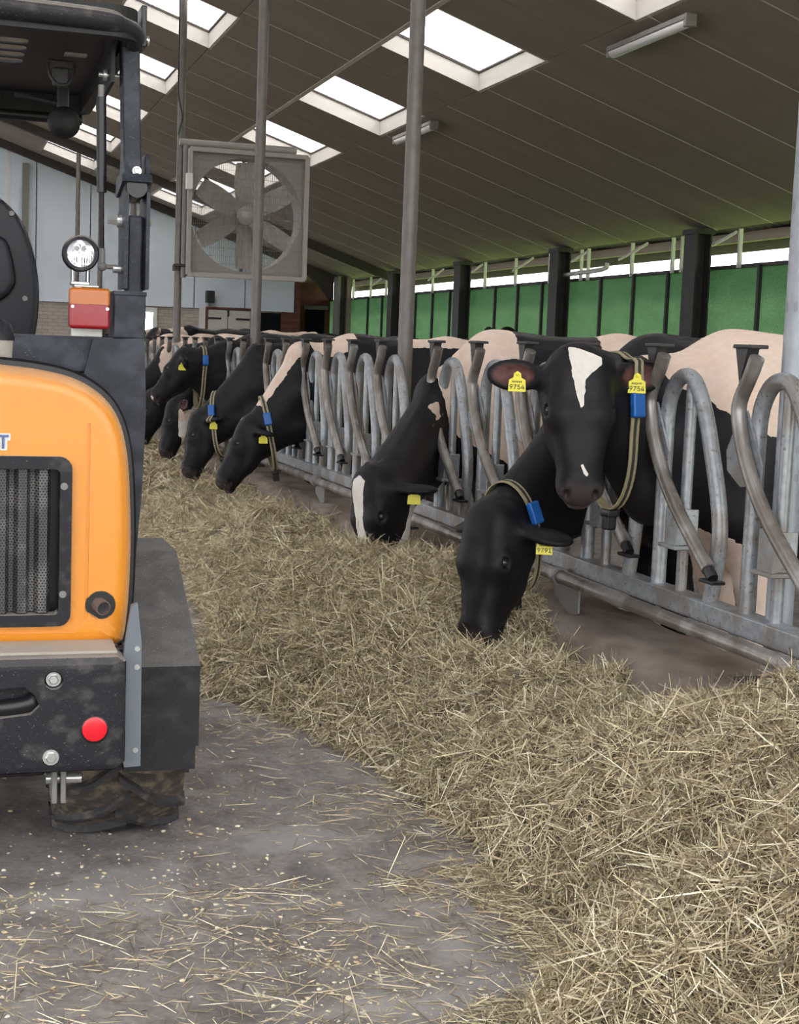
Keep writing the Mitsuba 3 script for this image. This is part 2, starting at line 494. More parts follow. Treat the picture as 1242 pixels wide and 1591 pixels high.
# right wall: low wall, curtain, light strip, fascia
struct('wall_right', bx(8.56, 8.72, -1.2, 33.6, -0.1, 0.95), 'm_curb', label='low wall under the green curtain')
struct('lawn', bx(8.9, 60, -40, 80, -0.12, -0.06), 'm_grass', label='grass outside behind the green curtain')
oy = np.linspace(-1.2, 33.6, 34 * 12 + 1)
oz = 0.022 * np.sin(2 * np.pi * oy / 0.18)
V = np.array([[x, y, z0 + z] for x, z0 in ((8.45, 3.03), (9.25, 2.765)) for y, z in zip(oy, oz)])
i = np.arange(len(oy) - 1)
add('wall_right__eave_sheet', (V, np.stack([i, i + 1, i + 1 + len(oy), i + len(oy)], -1)), 'm_rafter', True)
add('wall_right__eave_board', bx(9.20, 9.235, -1.2, 33.6, 2.665, 2.80), 'm_fascia')
add('wall_right__eave_purlin', bx(8.9, 8.98, -1.2, 33.6, 2.74, 2.85), 'm_fascia')
for y in np.arange(12.2, 32.5, 1.36):
    add('wall_right__stud', bx(8.52, 8.56, y - 0.02, y + 0.02, 2.40, 2.83), 'm_white')
    if int(y * 10) % 3 == 0:
        add('wall_right__stud', bx(8.52, 8.56, y + 0.22, y + 0.255, 2.40, 2.83), 'm_white')
for y in (12.6, 15.0, 17.2, 19.0, 21.0, 23.2, 25.2, 27.0, 29.0):
    add('wall_right__brace', tube([[8.53, y, 2.80], [8.51, y + 0.3, 2.72], [8.5, y + 0.75, 2.63]], 0.018, 6), 'm_white')
v = [[8.60, -1.2, 0.9], [8.60, 33.6, 0.9], [8.60, 33.6, 2.41], [8.60, -1.2, 2.41]]
add('wind_curtain__net', (np.array(v), np.array([[0, 1, 2, 3]])), 'm_net')
add('wind_curtain__top_rail', bx(8.57, 8.62, -1.2, 33.6, 2.40, 2.44), 'm_steel_dark')
for y in (12.3, 13.4, 14.5, 16.65, 17.6, 18.6, 20.66, 21.64, 22.63, 24.86, 25.83, 26.84, 29.07, 30.12):
    add('wind_curtain__bar', bx(8.54, 8.58, y - 0.022, y + 0.022, 0.9, 2.42), 'm_steel_dark')
tag('wind_curtain', 'long green mesh wind curtain hanging along the right side of the barn', 'curtain')
add('downpipe', spline([[8.50, 20.2, 2.50], [8.48, 19.1, 2.53], [8.48, 18.2, 2.55], [8.50, 17.9, 2.60]], 5) if False else tube(spline([[8.50, 20.0, 2.44], [8.48, 19.7, 2.49], [8.48, 18.4, 2.52], [8.5, 18.3, 2.6]], 5), 0.03, 8), 'm_white', 40)
tag('downpipe', 'short white plastic pipe lying along the light strip above the green curtain', 'pipe')

COLS = [(11.6, 'dark steel wall column hidden at the right edge behind the nearest roof post'), (15.64, 'widest dark steel wall column against the green curtain, near the right'), (19.66, 'second dark steel wall column from the right against the green curtain'),
        (23.8, 'third dark steel wall column from the right, above the black patched cow back'), (27.7, 'slim dark steel wall column hidden behind the second roof post')]
for y, lab in COLS[1:]:
    w = 0.15
    k = add('wall_column', cat(bx(8.30, 8.32, y - w, y + w, -0.05, 2.86), bx(8.48, 8.50, y - w, y + w, -0.05, 2.86), bx(8.32, 8.48, y - 0.012, y + 0.012, -0.05, 2.86), bx(8.28, 8.52, y - w - 0.02, y + w + 0.02, 2.80, 2.86)), 'm_steel_dark')
    tag(k, lab, 'column')

# rafters of the far frames
for y, xa in ((28.4, RIDGE_X), (31.9, RIDGE_X)):
    pts = [(xa, roof_z(xa)), (8.5, roof_z(8.5)), (8.5, roof_z(8.5) - 0.16), (xa, roof_z(xa) - 0.16)]
    struct(add('rafter', prism_xz([(x, float(z) - 0.005) for x, z in pts], y - 0.07, y + 0.07), 'm_rafter'), label='dark steel rafter under the far ceiling')
hz = lambda x: float(roof_z(x))
haunch = [(6.9, hz(6.9) - 0.14), (8.25, hz(8.25) - 0.14), (8.25, 2.36), (8.14, 2.42), (7.95, 2.66), (7.6, 2.95)]
add('rafter_001__haunch', prism_xz(haunch, 31.84, 31.96), 'm_rafter')
k = add('frame_column__post', cat(bx(8.22, 8.27, 31.3, 31.7, -0.05, 2.88), bx(8.27, 8.40, 31.48, 31.52, -0.05, 2.88)), 'm_grey_steel')
add('frame_column__web', bx(8.29, 8.41, 31.42, 31.475, -0.05, 2.87), 'm_steel_dark')
add('frame_column__flange', bx(8.42, 8.52, 31.3, 31.7, -0.05, 2.88), 'm_fascia')
tag('frame_column', 'grey and dark steel portal column at the far end of the green curtain', 'column')

# far gable wall
gy = 32.0
struct('wall_end', bx(-9.2, 7.43, gy + 0.06, gy + 0.2, -0.1, 2.1), 'm_beige_brick', label='far end wall, pale sheets above beige brick')
for a in np.arange(-9.17, 7.4, 1.106):
    b = min(a + 1.106, 7.43)
    zt = lambda x: float(roof_z(x)) + 0.02
    pts = [(a + 0.012, 2.08), (b - 0.012, 2.08), (b - 0.012, zt(b))] + ([(RIDGE_X, zt(RIDGE_X))] if a < RIDGE_X < b else []) + [(a + 0.012, zt(a))]
    add('wall_end__sheet', prism_xz(pts, gy, gy + 0.05), 'm_white_sheet')
add('wall_end__sheet_backing', prism_xz([(-9.2, 2.06), (7.43, 2.06), (7.43, hz(7.43)), (RIDGE_X, hz(RIDGE_X)), (-9.2, hz(-9.2))], gy + 0.051, gy + 0.07), 'm_grey_steel')
add('wall_end__post', bx(1.60, 1.73, gy - 0.12, gy - 0.01, -0.05, 4.87), 'm_grey_steel')
add('wall_end__cover_strip', cat(bx(3.93, 3.96, gy - 0.012, gy, 2.08, 4.35), bx(1.30, 1.36, gy - 0.012, gy, 2.08, 5.1)), 'm_white')
# bright window far left of the brick, behind the loader
add('window_1__frame', cat(bx(3.55, 4.42, gy, gy + 0.06, 1.95, 2.05), bx(4.34, 4.42, gy, gy + 0.06, 0.9, 2.05), bx(3.55, 4.42, gy, gy + 0.06, 1.30, 1.33)), 'm_white')
struct('window_1', label='bright window in the far end wall')
scene['m_daywindow'] = {'type': 'diffuse', 'reflectance': {'type': 'rgb', 'value': [0.8, 0.82, 0.85]}}
add('window_1__pane', bx(3.6, 4.35, gy + 0.02, gy + 0.05, 0.9, 1.97), 'm_daywindow', emitter={'type': 'area', 'radiance': {'type': 'rgb', 'value': [0.55, 0.60, 0.66]}})
# white double doors
add('door_1__leaf', rbx(5.52, 5.94, gy - 0.03, gy + 0.05, 0.0, 2.06, 0.006), 'm_door')
add('door_1__leaf', rbx(5.955, 6.44, gy - 0.03, gy + 0.05, 0.0, 2.06, 0.006), 'm_door')
add('door_1__frame', cat(bx(5.46, 5.51, gy - 0.03, gy + 0.05, 0, 2.12), bx(5.46, 6.48, gy - 0.03, gy + 0.05, 2.07, 2.12)), 'm_red_brick')
add('door_1__strap_hinge', cat(bx(5.52, 5.80, gy - 0.045, gy - 0.03, 1.86, 1.90), bx(6.12, 6.42, gy - 0.045, gy - 0.03, 1.86, 1.90), bx(5.93, 5.97, gy - 0.05, gy - 0.03, 1.93, 2.06)), 'm_blackplain')
struct('door_1', label='closed white double door with black strap hinges in the far wall')
add('wall_end__jamb', bx(5.33, 5.455, gy - 0.02, gy + 0.05, 0, 2.09), 'm_white')
# dark opening and the red brick corner
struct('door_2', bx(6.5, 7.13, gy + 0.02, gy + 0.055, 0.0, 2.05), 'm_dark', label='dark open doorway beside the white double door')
add('wall_end__brick_pier', bx(7.13, 7.43, gy + 0.0, gy + 0.06, -0.05, 2.08), 'm_red_brick')
struct('wall_corner', cat(bx(7.43, 7.55, gy - 0.02, 33.6, -0.1, 2.76), bx(7.43, 8.62, 33.45, 33.6, -0.1, 2.80)), 'm_red_brick', label='dark red brick room at the far right corner')
add('wall_corner__lintel', bx(7.98, 8.54, 33.40, 33.46, 2.20, 2.29), 'm_grey_steel')
add('wall_corner__upper_board', bx(7.43, 8.62, 33.6, 33.7, 2.6, 3.5), 'm_ceil')
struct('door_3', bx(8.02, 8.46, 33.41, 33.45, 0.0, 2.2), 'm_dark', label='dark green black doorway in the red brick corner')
k = add('wall_speaker__box', rbx(5.44, 5.62, gy - 0.22, gy - 0.02, 2.2, 2.46, 0.02), 'm_blackplain')
add('wall_speaker__bracket', bx(5.5, 5.56, gy - 0.12, gy - 0.0, 2.13, 2.22), 'm_grey_steel')
tag('wall_speaker', 'small black box lamp or speaker on the far white wall above the double door', 'speaker')

# kerb between the feed alley and the cows
n = 320
yy = np.linspace(-1.0, 31.0, n)
prof = np.array([[2.16, -0.05], [2.165, 0.20], [2.19, 0.285], [2.25, 0.335], [2.34, 0.355], [2.56, 0.36], [2.62, 0.33], [2.63, -0.05]])
K = np.array([[[x, y, z] for x, z in prof] for y in yy])
K[:, 1:7] += (meshkit.fbm(K[:, 1:7] * 5, 3, 5)[..., None] - 0.5) * np.array([0.05, 0, 0.03])
i, j = np.meshgrid(np.arange(n - 1), np.arange(len(prof) - 1), indexing='ij')
q = np.stack([i * len(prof) + j, (i + 1) * len(prof) + j, (i + 1) * len(prof) + j + 1, i * len(prof) + j + 1], -1).reshape(-1, 4)
struct('kerb', (K.reshape(-1, 3), q), 'm_curb', 40, label='low brown concrete kerb along the feed fence')

# the roof posts stand in the fence line
POSTY = [-0.1, 3.87, 7.76, 11.82, 16.0, 20.0, 24.2, 28.4]
PLAB = {3.87: 'thick grey galvanised roof post at the right edge of the picture', 7.76: 'tall grey brown roof post right of the fan, in front of the green curtain', 11.82: 'roof post passing in front of the ventilation fan',
        16.0: 'slim brown roof post that carries the left side of the fan', 20.0: 'roof post hidden behind the loader roll bar', 24.2: 'thin far roof post between the gas strut and the work lamp', 28.4: 'farthest thin roof post at the left, below the round mirror'}
for y in POSTY[1:]:
    k = 'roof_post'
    c = 0
    while k in labels:
        c += 1
        k = f'roof_post_{c:03d}'
    x = 2.425
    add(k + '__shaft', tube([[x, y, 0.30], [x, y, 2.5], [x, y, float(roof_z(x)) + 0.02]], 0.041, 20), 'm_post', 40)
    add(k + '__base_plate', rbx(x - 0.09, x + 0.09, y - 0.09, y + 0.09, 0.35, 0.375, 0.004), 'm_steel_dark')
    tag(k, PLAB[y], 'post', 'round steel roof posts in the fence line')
# cable beside the fan post
add('cable', tube(spline([[2.375, 15.93, 5.0], [2.375, 15.92, 4.2], [2.38, 15.92, 3.9], [2.42, 15.9, 3.7], [2.40, 15.9, 3.58], [2.38, 15.9, 3.5]], 6), 0.009, 6), 'm_steel_dark')
tag('cable', 'thin dark cable running down the post left of the fan', 'cable')

# the fan
FX0, FX1, FZ0, FZ1, FY0, FY1 = 2.50, 3.77, 2.05, 3.36, 15.82, 16.28
fc = (3.125, 2.71)
R = 0.60
frame = Polygon([(FX0, FZ0), (FX1, FZ0), (FX1, FZ1), (FX0, FZ1)])
disc = Polygon([(fc[0] + R * math.cos(t), fc[1] + R * math.sin(t)) for t in np.linspace(0, 2 * np.pi, 72, endpoint=False)])
face = frame.difference(disc)
add('fan__front_plate', prism_xz(face, FY0 + 0.06, FY0 + 0.075), 'm_fan')
add('fan__box', prism_xz(frame.difference(frame.buffer(-0.02, join_style=2)), FY0, FY1), 'm_fan')
ring = disc.buffer(0.012).difference(disc)
add('fan__shroud_ring', prism_xz(ring, FY0 + 0.06, FY1 - 0.05), 'm_fan', 30)
add('fan__frame_rail', cat(rbx(FX0 - 0.02, FX0 + 0.03, FY0 - 0.02, FY0 + 0.03, FZ0, FZ1, .006), rbx(FX1 - 0.03, FX1 + 0.02, FY0 - 0.02, FY0 + 0.03, FZ0, FZ1, .006),
                           rbx(FX0, FX1, FY0 - 0.02, FY0 + 0.03, FZ0 - 0.02, FZ0 + 0.03, .006), rbx(FX0, FX1, FY0 - 0.02, FY0 + 0.03, FZ1 - 0.03, FZ1 + 0.02, .006)), 'm_fan')
add('fan__hub', lathe([(0, 0.0), (0.08, 0.0), (0.10, 0.02), (0.10, 0.16), (0.05, 0.2), (0, 0.2)], '-y', (fc[0], FY0 + 0.22, fc[1]), 24), 'm_blade', 40)
for b in range(6):
    ang = math.radians(30 + 60 * b)
    rr = np.linspace(0.08, 0.565, 10)
    V = []
    for r in rr:
        w = 0.045 + 0.085 * math.sin(math.pi * min(1, 0.15 + 0.72 * (r / 0.565)) * 0.9)
        pitch = math.radians(52 - 28 * r / 0.565)
        for s in np.linspace(-1, 1, 7):
            c = 0.018 * (1 - s * s)
            V.append([s * w * math.cos(pitch), r, s * w * math.sin(pitch) + c])
    V = np.array(V)
    idx = np.arange(10 * 7).reshape(10, 7)
    q = np.stack([idx[:-1, :-1], idx[1:, :-1], idx[1:, 1:], idx[:-1, 1:]], -1).reshape(-1, 4)
    V2 = V + [0, 0, -0.006]
    F = np.vstack([q, q[:, ::-1] + 70])
    V = np.vstack([V, V2])
    P = np.c_[fc[0] + V[:, 1] * math.cos(ang) - V[:, 0] * math.sin(ang), FY0 + 0.16 + V[:, 2], fc[1] + V[:, 1] * math.sin(ang) + V[:, 0] * math.cos(ang)]
    add('fan__blade', (P, F), 'm_blade', 40)
for dx, dz in ((-0.47, 0.47), (-0.60, 0.30), (0.02, 0.62), (0.02, -0.62)):
    add('fan__motor_strut', tube([[fc[0] + dx, FY1 - 0.08, fc[1] + dz], [fc[0] + dx / 2, FY1 - 0.08, fc[1] + dz / 2], [fc[0], FY1 - 0.08, fc[1]]], 0.02, 6), 'm_rafter')
wires = [bx(x - 0.0016, x + 0.0016, FY0 + 0.018, FY0 + 0.0215, FZ0 + 0.01, FZ1 - 0.01) for x in np.arange(FX0 + 0.03, FX1 - 0.02, 0.022)]
wires += [bx(FX0 + 0.01, FX1 - 0.01, FY0 + 0.015, FY0 + 0.018, z - 0.002, z + 0.002) for z in np.arange(FZ0 + 0.05, FZ1 - 0.02, 0.082)]
add('fan__wire_grille', cat(*wires), 'm_wire')
tag('fan__wire_grille', kind='stuff')
add('fan__top_pipe', tube([[2.40, FY0 + 0.1, 3.43], [3.0, FY0 + 0.1, 3.43], [3.66, FY0 + 0.1, 3.43]], 0.038, 12), 'm_fan', 40)
add('fan__side_pipe', tube([[2.47, FY0 + 0.1, 2.02], [2.47, FY0 + 0.1, 2.8], [2.47, FY0 + 0.1, 3.43]], 0.03, 12), 'm_grey_steel', 40)
add('fan__clamp', cat(rbx(2.36, 2.53, FY0 + 0.04, FY0 + 0.12, 2.13, 2.16, .005), lathe([(0.045, -0.03), (0.06, -0.03), (0.06, 0.03), (0.045, 0.03)], 'z', (2.425, 16.0, 2.12), 16)), 'm_rafter')
add('fan__switch_box', rbx(2.455, 2.53, FY0 - 0.05, FY0 + 0.0, 2.93, 3.10, 0.01), 'm_whitepaint')
tag('fan', 'large square ventilation fan with grey blades and wire grille hung on the posts', 'fan')
# ------------------------------------------------------------------ self locking feed fence
FXX, PITCH = 2.38, 0.595


def yz(pts, x):
    return [[x, a, b] for a, b in pts]


loop = spline(yz([(0, 0.565), (0, 0.8), (0, 1.02), (-0.002, 1.14), (-0.02, 1.215), (-0.07, 1.272), (-0.14, 1.283), (-0.20, 1.25), (-0.265, 1.16), (-0.325, 1.03), (-0.38, 0.89), (-0.402, 0.78), (-0.388, 0.67), (-0.366, 0.565)], FXX), 5)
arm_path = spline(yz([(-0.058, 1.35), (-0.03, 1.30), (0.018, 1.23), (0.028, 1.18), (0.005, 1.11), (-0.04, 1.03), (-0.11, 0.94), (-0.2, 0.855), (-0.32, 0.765), (-0.44, 0.68)], 2.325), 5)
cap = cat(rbx(2.305, 2.365, -0.055, 0.055, 1.377, 1.389, 0.004), prism_yz([(-0.02, 1.38), (0.053, 1.38), (0.02, 1.27)], 2.315, 2.355))
lockbox = cat(rbx(2.325, 2.345, -0.215, -0.13, 0.715, 0.85, 0.004), rbx(2.325, 2.405, -0.215, -0.205, 0.725, 0.845, 0.003), rbx(2.325, 2.405, -0.14, -0.13, 0.725, 0.845, 0.003), rbx(2.31, 2.42, -0.235, -0.115, 0.712, 0.725, 0.003))
plate = prism_yz([(0.125, 1.06), (0.115, 1.00), (0.03, 0.955), (-0.08, 0.97), (-0.085, 1.03), (0.02, 1.19), (0.05, 1.19)], 2.346, 2.354)
SRC = {}


def part_src(name, mesh, bsdf, smooth):
    SRC[name] = mikit.ply(mesh, bsdf, smooth)


part_src('loop_tube', tube(loop, 0.0265, 14), 'm_galv', 50)
part_src('middle_bar', tube(yz([(-0.165, 0.565), (-0.165, 0.9), (-0.165, 1.255)], FXX + 0.0), 0.019, 12), 'm_galv', 50)
part_src('lock_box', lockbox, 'm_galv', False)
part_src('pivot_plate', plate, 'm_galv', False)
part_src('locking_arm', tube(arm_path, 0.0235, 14), 'm_pipe', 50)
part_src('locking_arm__cap', cap, 'm_steel_dark', False)
part_src('locking_arm__rubber_foot', cat(tube([[2.325, -0.425, 0.692], [2.325, -0.45, 0.672], [2.325, -0.47, 0.655]], 0.019, 10), rbx(2.30, 2.35, -0.51, -0.425, 0.640, 0.652, 0.004)), 'm_blackplain', False)
UNITS = []
SEC = [-0.0, 3.98, 7.91, 11.84, 15.85, 19.8, 23.8]
SLAB = {1: 'nearest galvanised headlock fence section, between the two right-hand roof posts', 2: 'headlock fence section between the second post and the fan post, with empty places',
        3: 'headlock fence section just beyond the post in front of the fan', 4: 'far headlock fence section behind the cow with raised head', 5: 'farthest headlock fence section beside the loader post', 0: 'headlock fence section at the right edge, on the near side of the thick post', 6: 'last headlock fence section near the far wall'}
for s, y0 in enumerate(SEC):
    k = 'feed_fence' if s == 0 else f'feed_fence_{s:03d}'
    y1 = y0 + 3.80
    far = s >= 4
    js = range(3, 6) if s == 0 else range(6)
    ya = y0 + 1.1 if s == 0 else y0 - 0.50
    ye = (SEC[s + 1] if s < 6 else y0 + 3.9) - 0.53
    add(k + '__rail_beam', rbx(2.335, 2.415, ya, ye - 0.0, 0.50, 0.568, 0.006), 'm_galv')
    add(k + '__front_tube', tube([[2.295, ya + 0.02, 0.487], [2.295, (ya + ye) / 2, 0.487], [2.295, ye - 0.02, 0.487]], 0.025, 14), 'm_pipe', 50)
    for yc in ([ya + 0.01, (ya + ye) / 2 - 0.2] if s else [ye - 0.1]):
        add(k + '__tube_clamp', lathe([(0.026, -0.02), (0.036, -0.02), (0.036, 0.02), (0.026, 0.02)], '-y', (2.295, yc, 0.487), 16), 'm_galv', 40)
        add(k + '__foot_plate', prism_yz([(yc - 0.12, 0.47), (yc + 0.10, 0.50), (yc + 0.11, 0.40), (yc - 0.06, 0.335), (yc - 0.12, 0.36)], 2.325, 2.334), 'm_grey_steel')
    for j in js:
        ay = y0 + PITCH * j
        tw = T().translate([0, ay, 0])
        n = sum(1 for key in scene if key.startswith(k + '__loop_tube'))
        for name in ('loop_tube', 'middle_bar', 'lock_box', 'pivot_plate'):
            put(f'{k}__{name}', SRC[name], tw)
        a = put(f'{k}__locking_arm', SRC['locking_arm'], tw)
        scene[a + '__cap'] = {**SRC['locking_arm__cap'], 'to_world': tw}
        scene[a + '__rubber_foot'] = {**SRC['locking_arm__rubber_foot'], 'to_world': tw}
        tag(a, 'worn brown swinging locking bar')
    tag(k, SLAB[s], 'fence', 'headlock fence sections')
# ------------------------------------------------------------------ compact wheel loader seen from behind
L = 'wheel_loader'
tag(L, 'orange and black compact wheel loader with roll bar canopy seen from behind', 'loader')
HY = 3.60


def mirror_outline(half):
    """closed smooth outline from a right half that runs from the top centre to the bottom centre"""
    p = spline(half, 6)
    return np.vstack([p, (p * [-1, 1])[::-1][1:-1]])


def inset_loft(outline, steps, cap_first=True):
    """stacks of the outline pulled inwards by d at depth y: steps = [(d, y), ...]"""
    o = np.asarray(outline)
    t = np.roll(o, -1, 0) - np.roll(o, 1, 0)
    nrm = np.c_[t[:, 1], -t[:, 0]] / (np.linalg.norm(t, axis=1)[:, None] + 1e-12)
    c = o.mean(0)
    if ((o + 0.01 * nrm - c) ** 2).sum() < ((o - c) ** 2).sum():
        nrm = -nrm
    n = len(o)
    V = np.vstack([np.c_[o[:, 0] - d * nrm[:, 0], np.full(n, y), o[:, 1] - d * nrm[:, 1]] for d, y in steps])
    F = []
    i = np.arange(n)
    for k in range(len(steps) - 1):
        a, b, c2, d2 = k * n + i, k * n + (i + 1) % n, (k + 1) * n + (i + 1) % n, (k + 1) * n + i
        F += [np.stack([a, b, c2], -1), np.stack([a, c2, d2], -1)]
    V = np.vstack([V, V[:n].mean(0), V[-n:].mean(0)])
    F += [np.stack([np.full(n, len(V) - 2), (i + 1) % n, i], -1), np.stack([np.full(n, len(V) - 1), (len(steps) - 1) * n + i, (len(steps) - 1) * n + (i + 1) % n], -1)]
    m = trimesh.Trimesh(V, np.vstack(F), process=True)
    trimesh.repair.fix_normals(m)
    return m


hood_half = [(0, 1.268), (0.10, 1.264), (0.221, 1.254), (0.31, 1.234), (0.375, 1.195), (0.415, 1.14), (0.437, 1.06), (0.446, 0.96), (0.450, 0.83), (0.447, 0.70), (0.438, 0.61), (0.425, 0.590), (0.39, 0.586), (0.2, 0.586), (0, 0.586)]
ho = mirror_outline(hood_half)
r = 0.045
hood = inset_loft(ho, [(r * (1 - math.sin(a)), HY + r * (1 - math.cos(a))) for a in np.linspace(0.0, math.pi / 2, 9)] + [(0.0, HY + 0.13)])
H = man(hood)
grille_poly = sbox(-0.272, 0.672, 0.272, 1.020).buffer(0.030, quad_segs=6)
H -= man(prism_xz(grille_poly, HY - 0.2, HY + 0.10))
H -= man(cyl([0.375, HY - 0.2, 0.689], [0.375, HY + 0.09, 0.689], 0.0345, 32))
# the shallow pressed panel around the grille: a groove with rounded lower corners
outer = sbox(-0.325, 0.63, 0.325, 1.12).buffer(0.012)
groove = Polygon([(-0.345, 1.13), (-0.345, 0.66), (-0.31, 0.622), (0.31, 0.622), (0.345, 0.66), (0.345, 1.13), (0.337, 1.13), (0.337, 0.668), (0.303, 0.63), (-0.303, 0.63), (-0.337, 0.668), (-0.337, 1.13)])
H -= man(prism_xz(groove, HY - 0.2, HY + 0.005))
add(L + '__hood', unman(H), 'm_orange', 22)
# black rubber seal and frame around the hood
add(L + '__hood_seal', inset_loft(ho, [(-0.012, HY + 0.075), (-0.018, HY + 0.085), (-0.018, HY + 0.12), (-0.01, HY + 0.13)]), 'm_blackplain', 40)
# grille: frame, ribs of punched sheet
fr = grille_poly.difference(sbox(-0.262, 0.682, 0.262, 1.008).buffer(0.012))
add(L + '__grille_frame', prism_xz(fr, HY - 0.020, HY + 0.03), 'm_black', 30)


def mesh_dots(p, n, uv):
    u, w = p.x / 0.0075, p.z / 0.0065
    row = dr.floor(w)
    u = u + 0.5 * (row - 2 * dr.floor(row / 2))
    fu, fw = u - dr.floor(u) - 0.5, w - row - 0.5
    d = dr.sqrt(fu * fu + fw * fw)
    dust = fb(p.x * 18, p.z * 18, 0, 3)
    return mix((0.006, 0.006, 0.007), mix((0.05, 0.05, 0.056), (0.13, 0.125, 0.12), ss(0.45, 0.75, dust)), ss(0.24, 0.36, d))


mat('m_punched', mikit.proc(mesh_dots), 0.5)
gx = np.linspace(-0.264, 0.264, 2)
prof = []
n_rib = 11
for k in range(n_rib):
    x0 = -0.264 + 0.528 * k / n_rib
    w = 0.528 / n_rib
    prof += [(x0 + 0.02 * w, HY + 0.022), (x0 + 0.22 * w, HY - 0.004), (x0 + 0.62 * w, HY - 0.004), (x0 + 0.80 * w, HY + 0.022)]
prof = np.array(prof)
m = len(prof)
V = np.vstack([np.c_[prof, np.full(m, 0.672)], np.c_[prof, np.full(m, 1.018)]])
i = np.arange(m - 1)
add(L + '__grille_mesh', (V, np.stack([i, i + 1, i + 1 + m, i + m], -1)), 'm_punched')
for x in (-0.283, 0.283):
    for z in (0.72, 0.98):
        add(L + '__grille_bolt', bolt(x, HY - 0.02, z, 0.006), 'm_grey_steel')
# exhaust
out = tube([[0.345, HY + 0.084, 0.708], [0.363, HY + 0.03, 0.696], [0.380, HY - 0.02, 0.685]], 0.0185, 24, caps=False)
inn = tube([[0.345, HY + 0.084, 0.708], [0.363, HY + 0.03, 0.696], [0.380, HY - 0.02, 0.685]], 0.0155, 24, caps=False)
lip = trimesh.creation.annulus(0.0155, 0.0185, 0.002, sections=24)
lip.apply_transform(trimesh.geometry.align_vectors([0, 0, 1], [0.017, -0.05, -0.011]))
lip.apply_translation([0.380, HY - 0.02, 0.685])
inn.invert()
add(L + '__exhaust_pipe', cat(out, inn, lip), 'm_pipe_rust', 40)
add(L + '__exhaust_liner', lathe([(0.0345, -0.02), (0.036, -0.02), (0.036, 0.09), (0.0, 0.09), (0.0, 0.088), (0.0345, 0.088)], '-y', (0.375, HY + 0.09, 0.689), 32), 'm_blackplain', 40)
# lettering, of which the photograph shows the last letter
t = meshkit.text_mesh('T', 0.031, 0.002, True)
t.apply_transform(trimesh.transformations.rotation_matrix(math.pi / 2, (1, 0, 0)))
t2 = t.copy()
b = t.bounds
t.apply_translation((0.155 - b[1][0], HY - 0.0045, 1.067))
add(L + '__letter', t, 'm_blueletter')
bg = prism_xz(sbox(0.155 - (b[1][0] - b[0][0]), 1.067, 0.155, 1.098).buffer(0.004), HY - 0.0135, HY - 0.011)
tp = Polygon([(0.132, 1.099), (0.1565, 1.099), (0.1565, 1.088), (0.149, 1.088), (0.149, 1.065), (0.139, 1.065), (0.139, 1.088), (0.132, 1.088)]).buffer(0.003)
add(L + '__letter_outline', prism_xz(tp, HY - 0.0025, HY + 0.001), 'm_whitepaint')
tag(L + '__letter', 'dark blue letter T with a white outline')

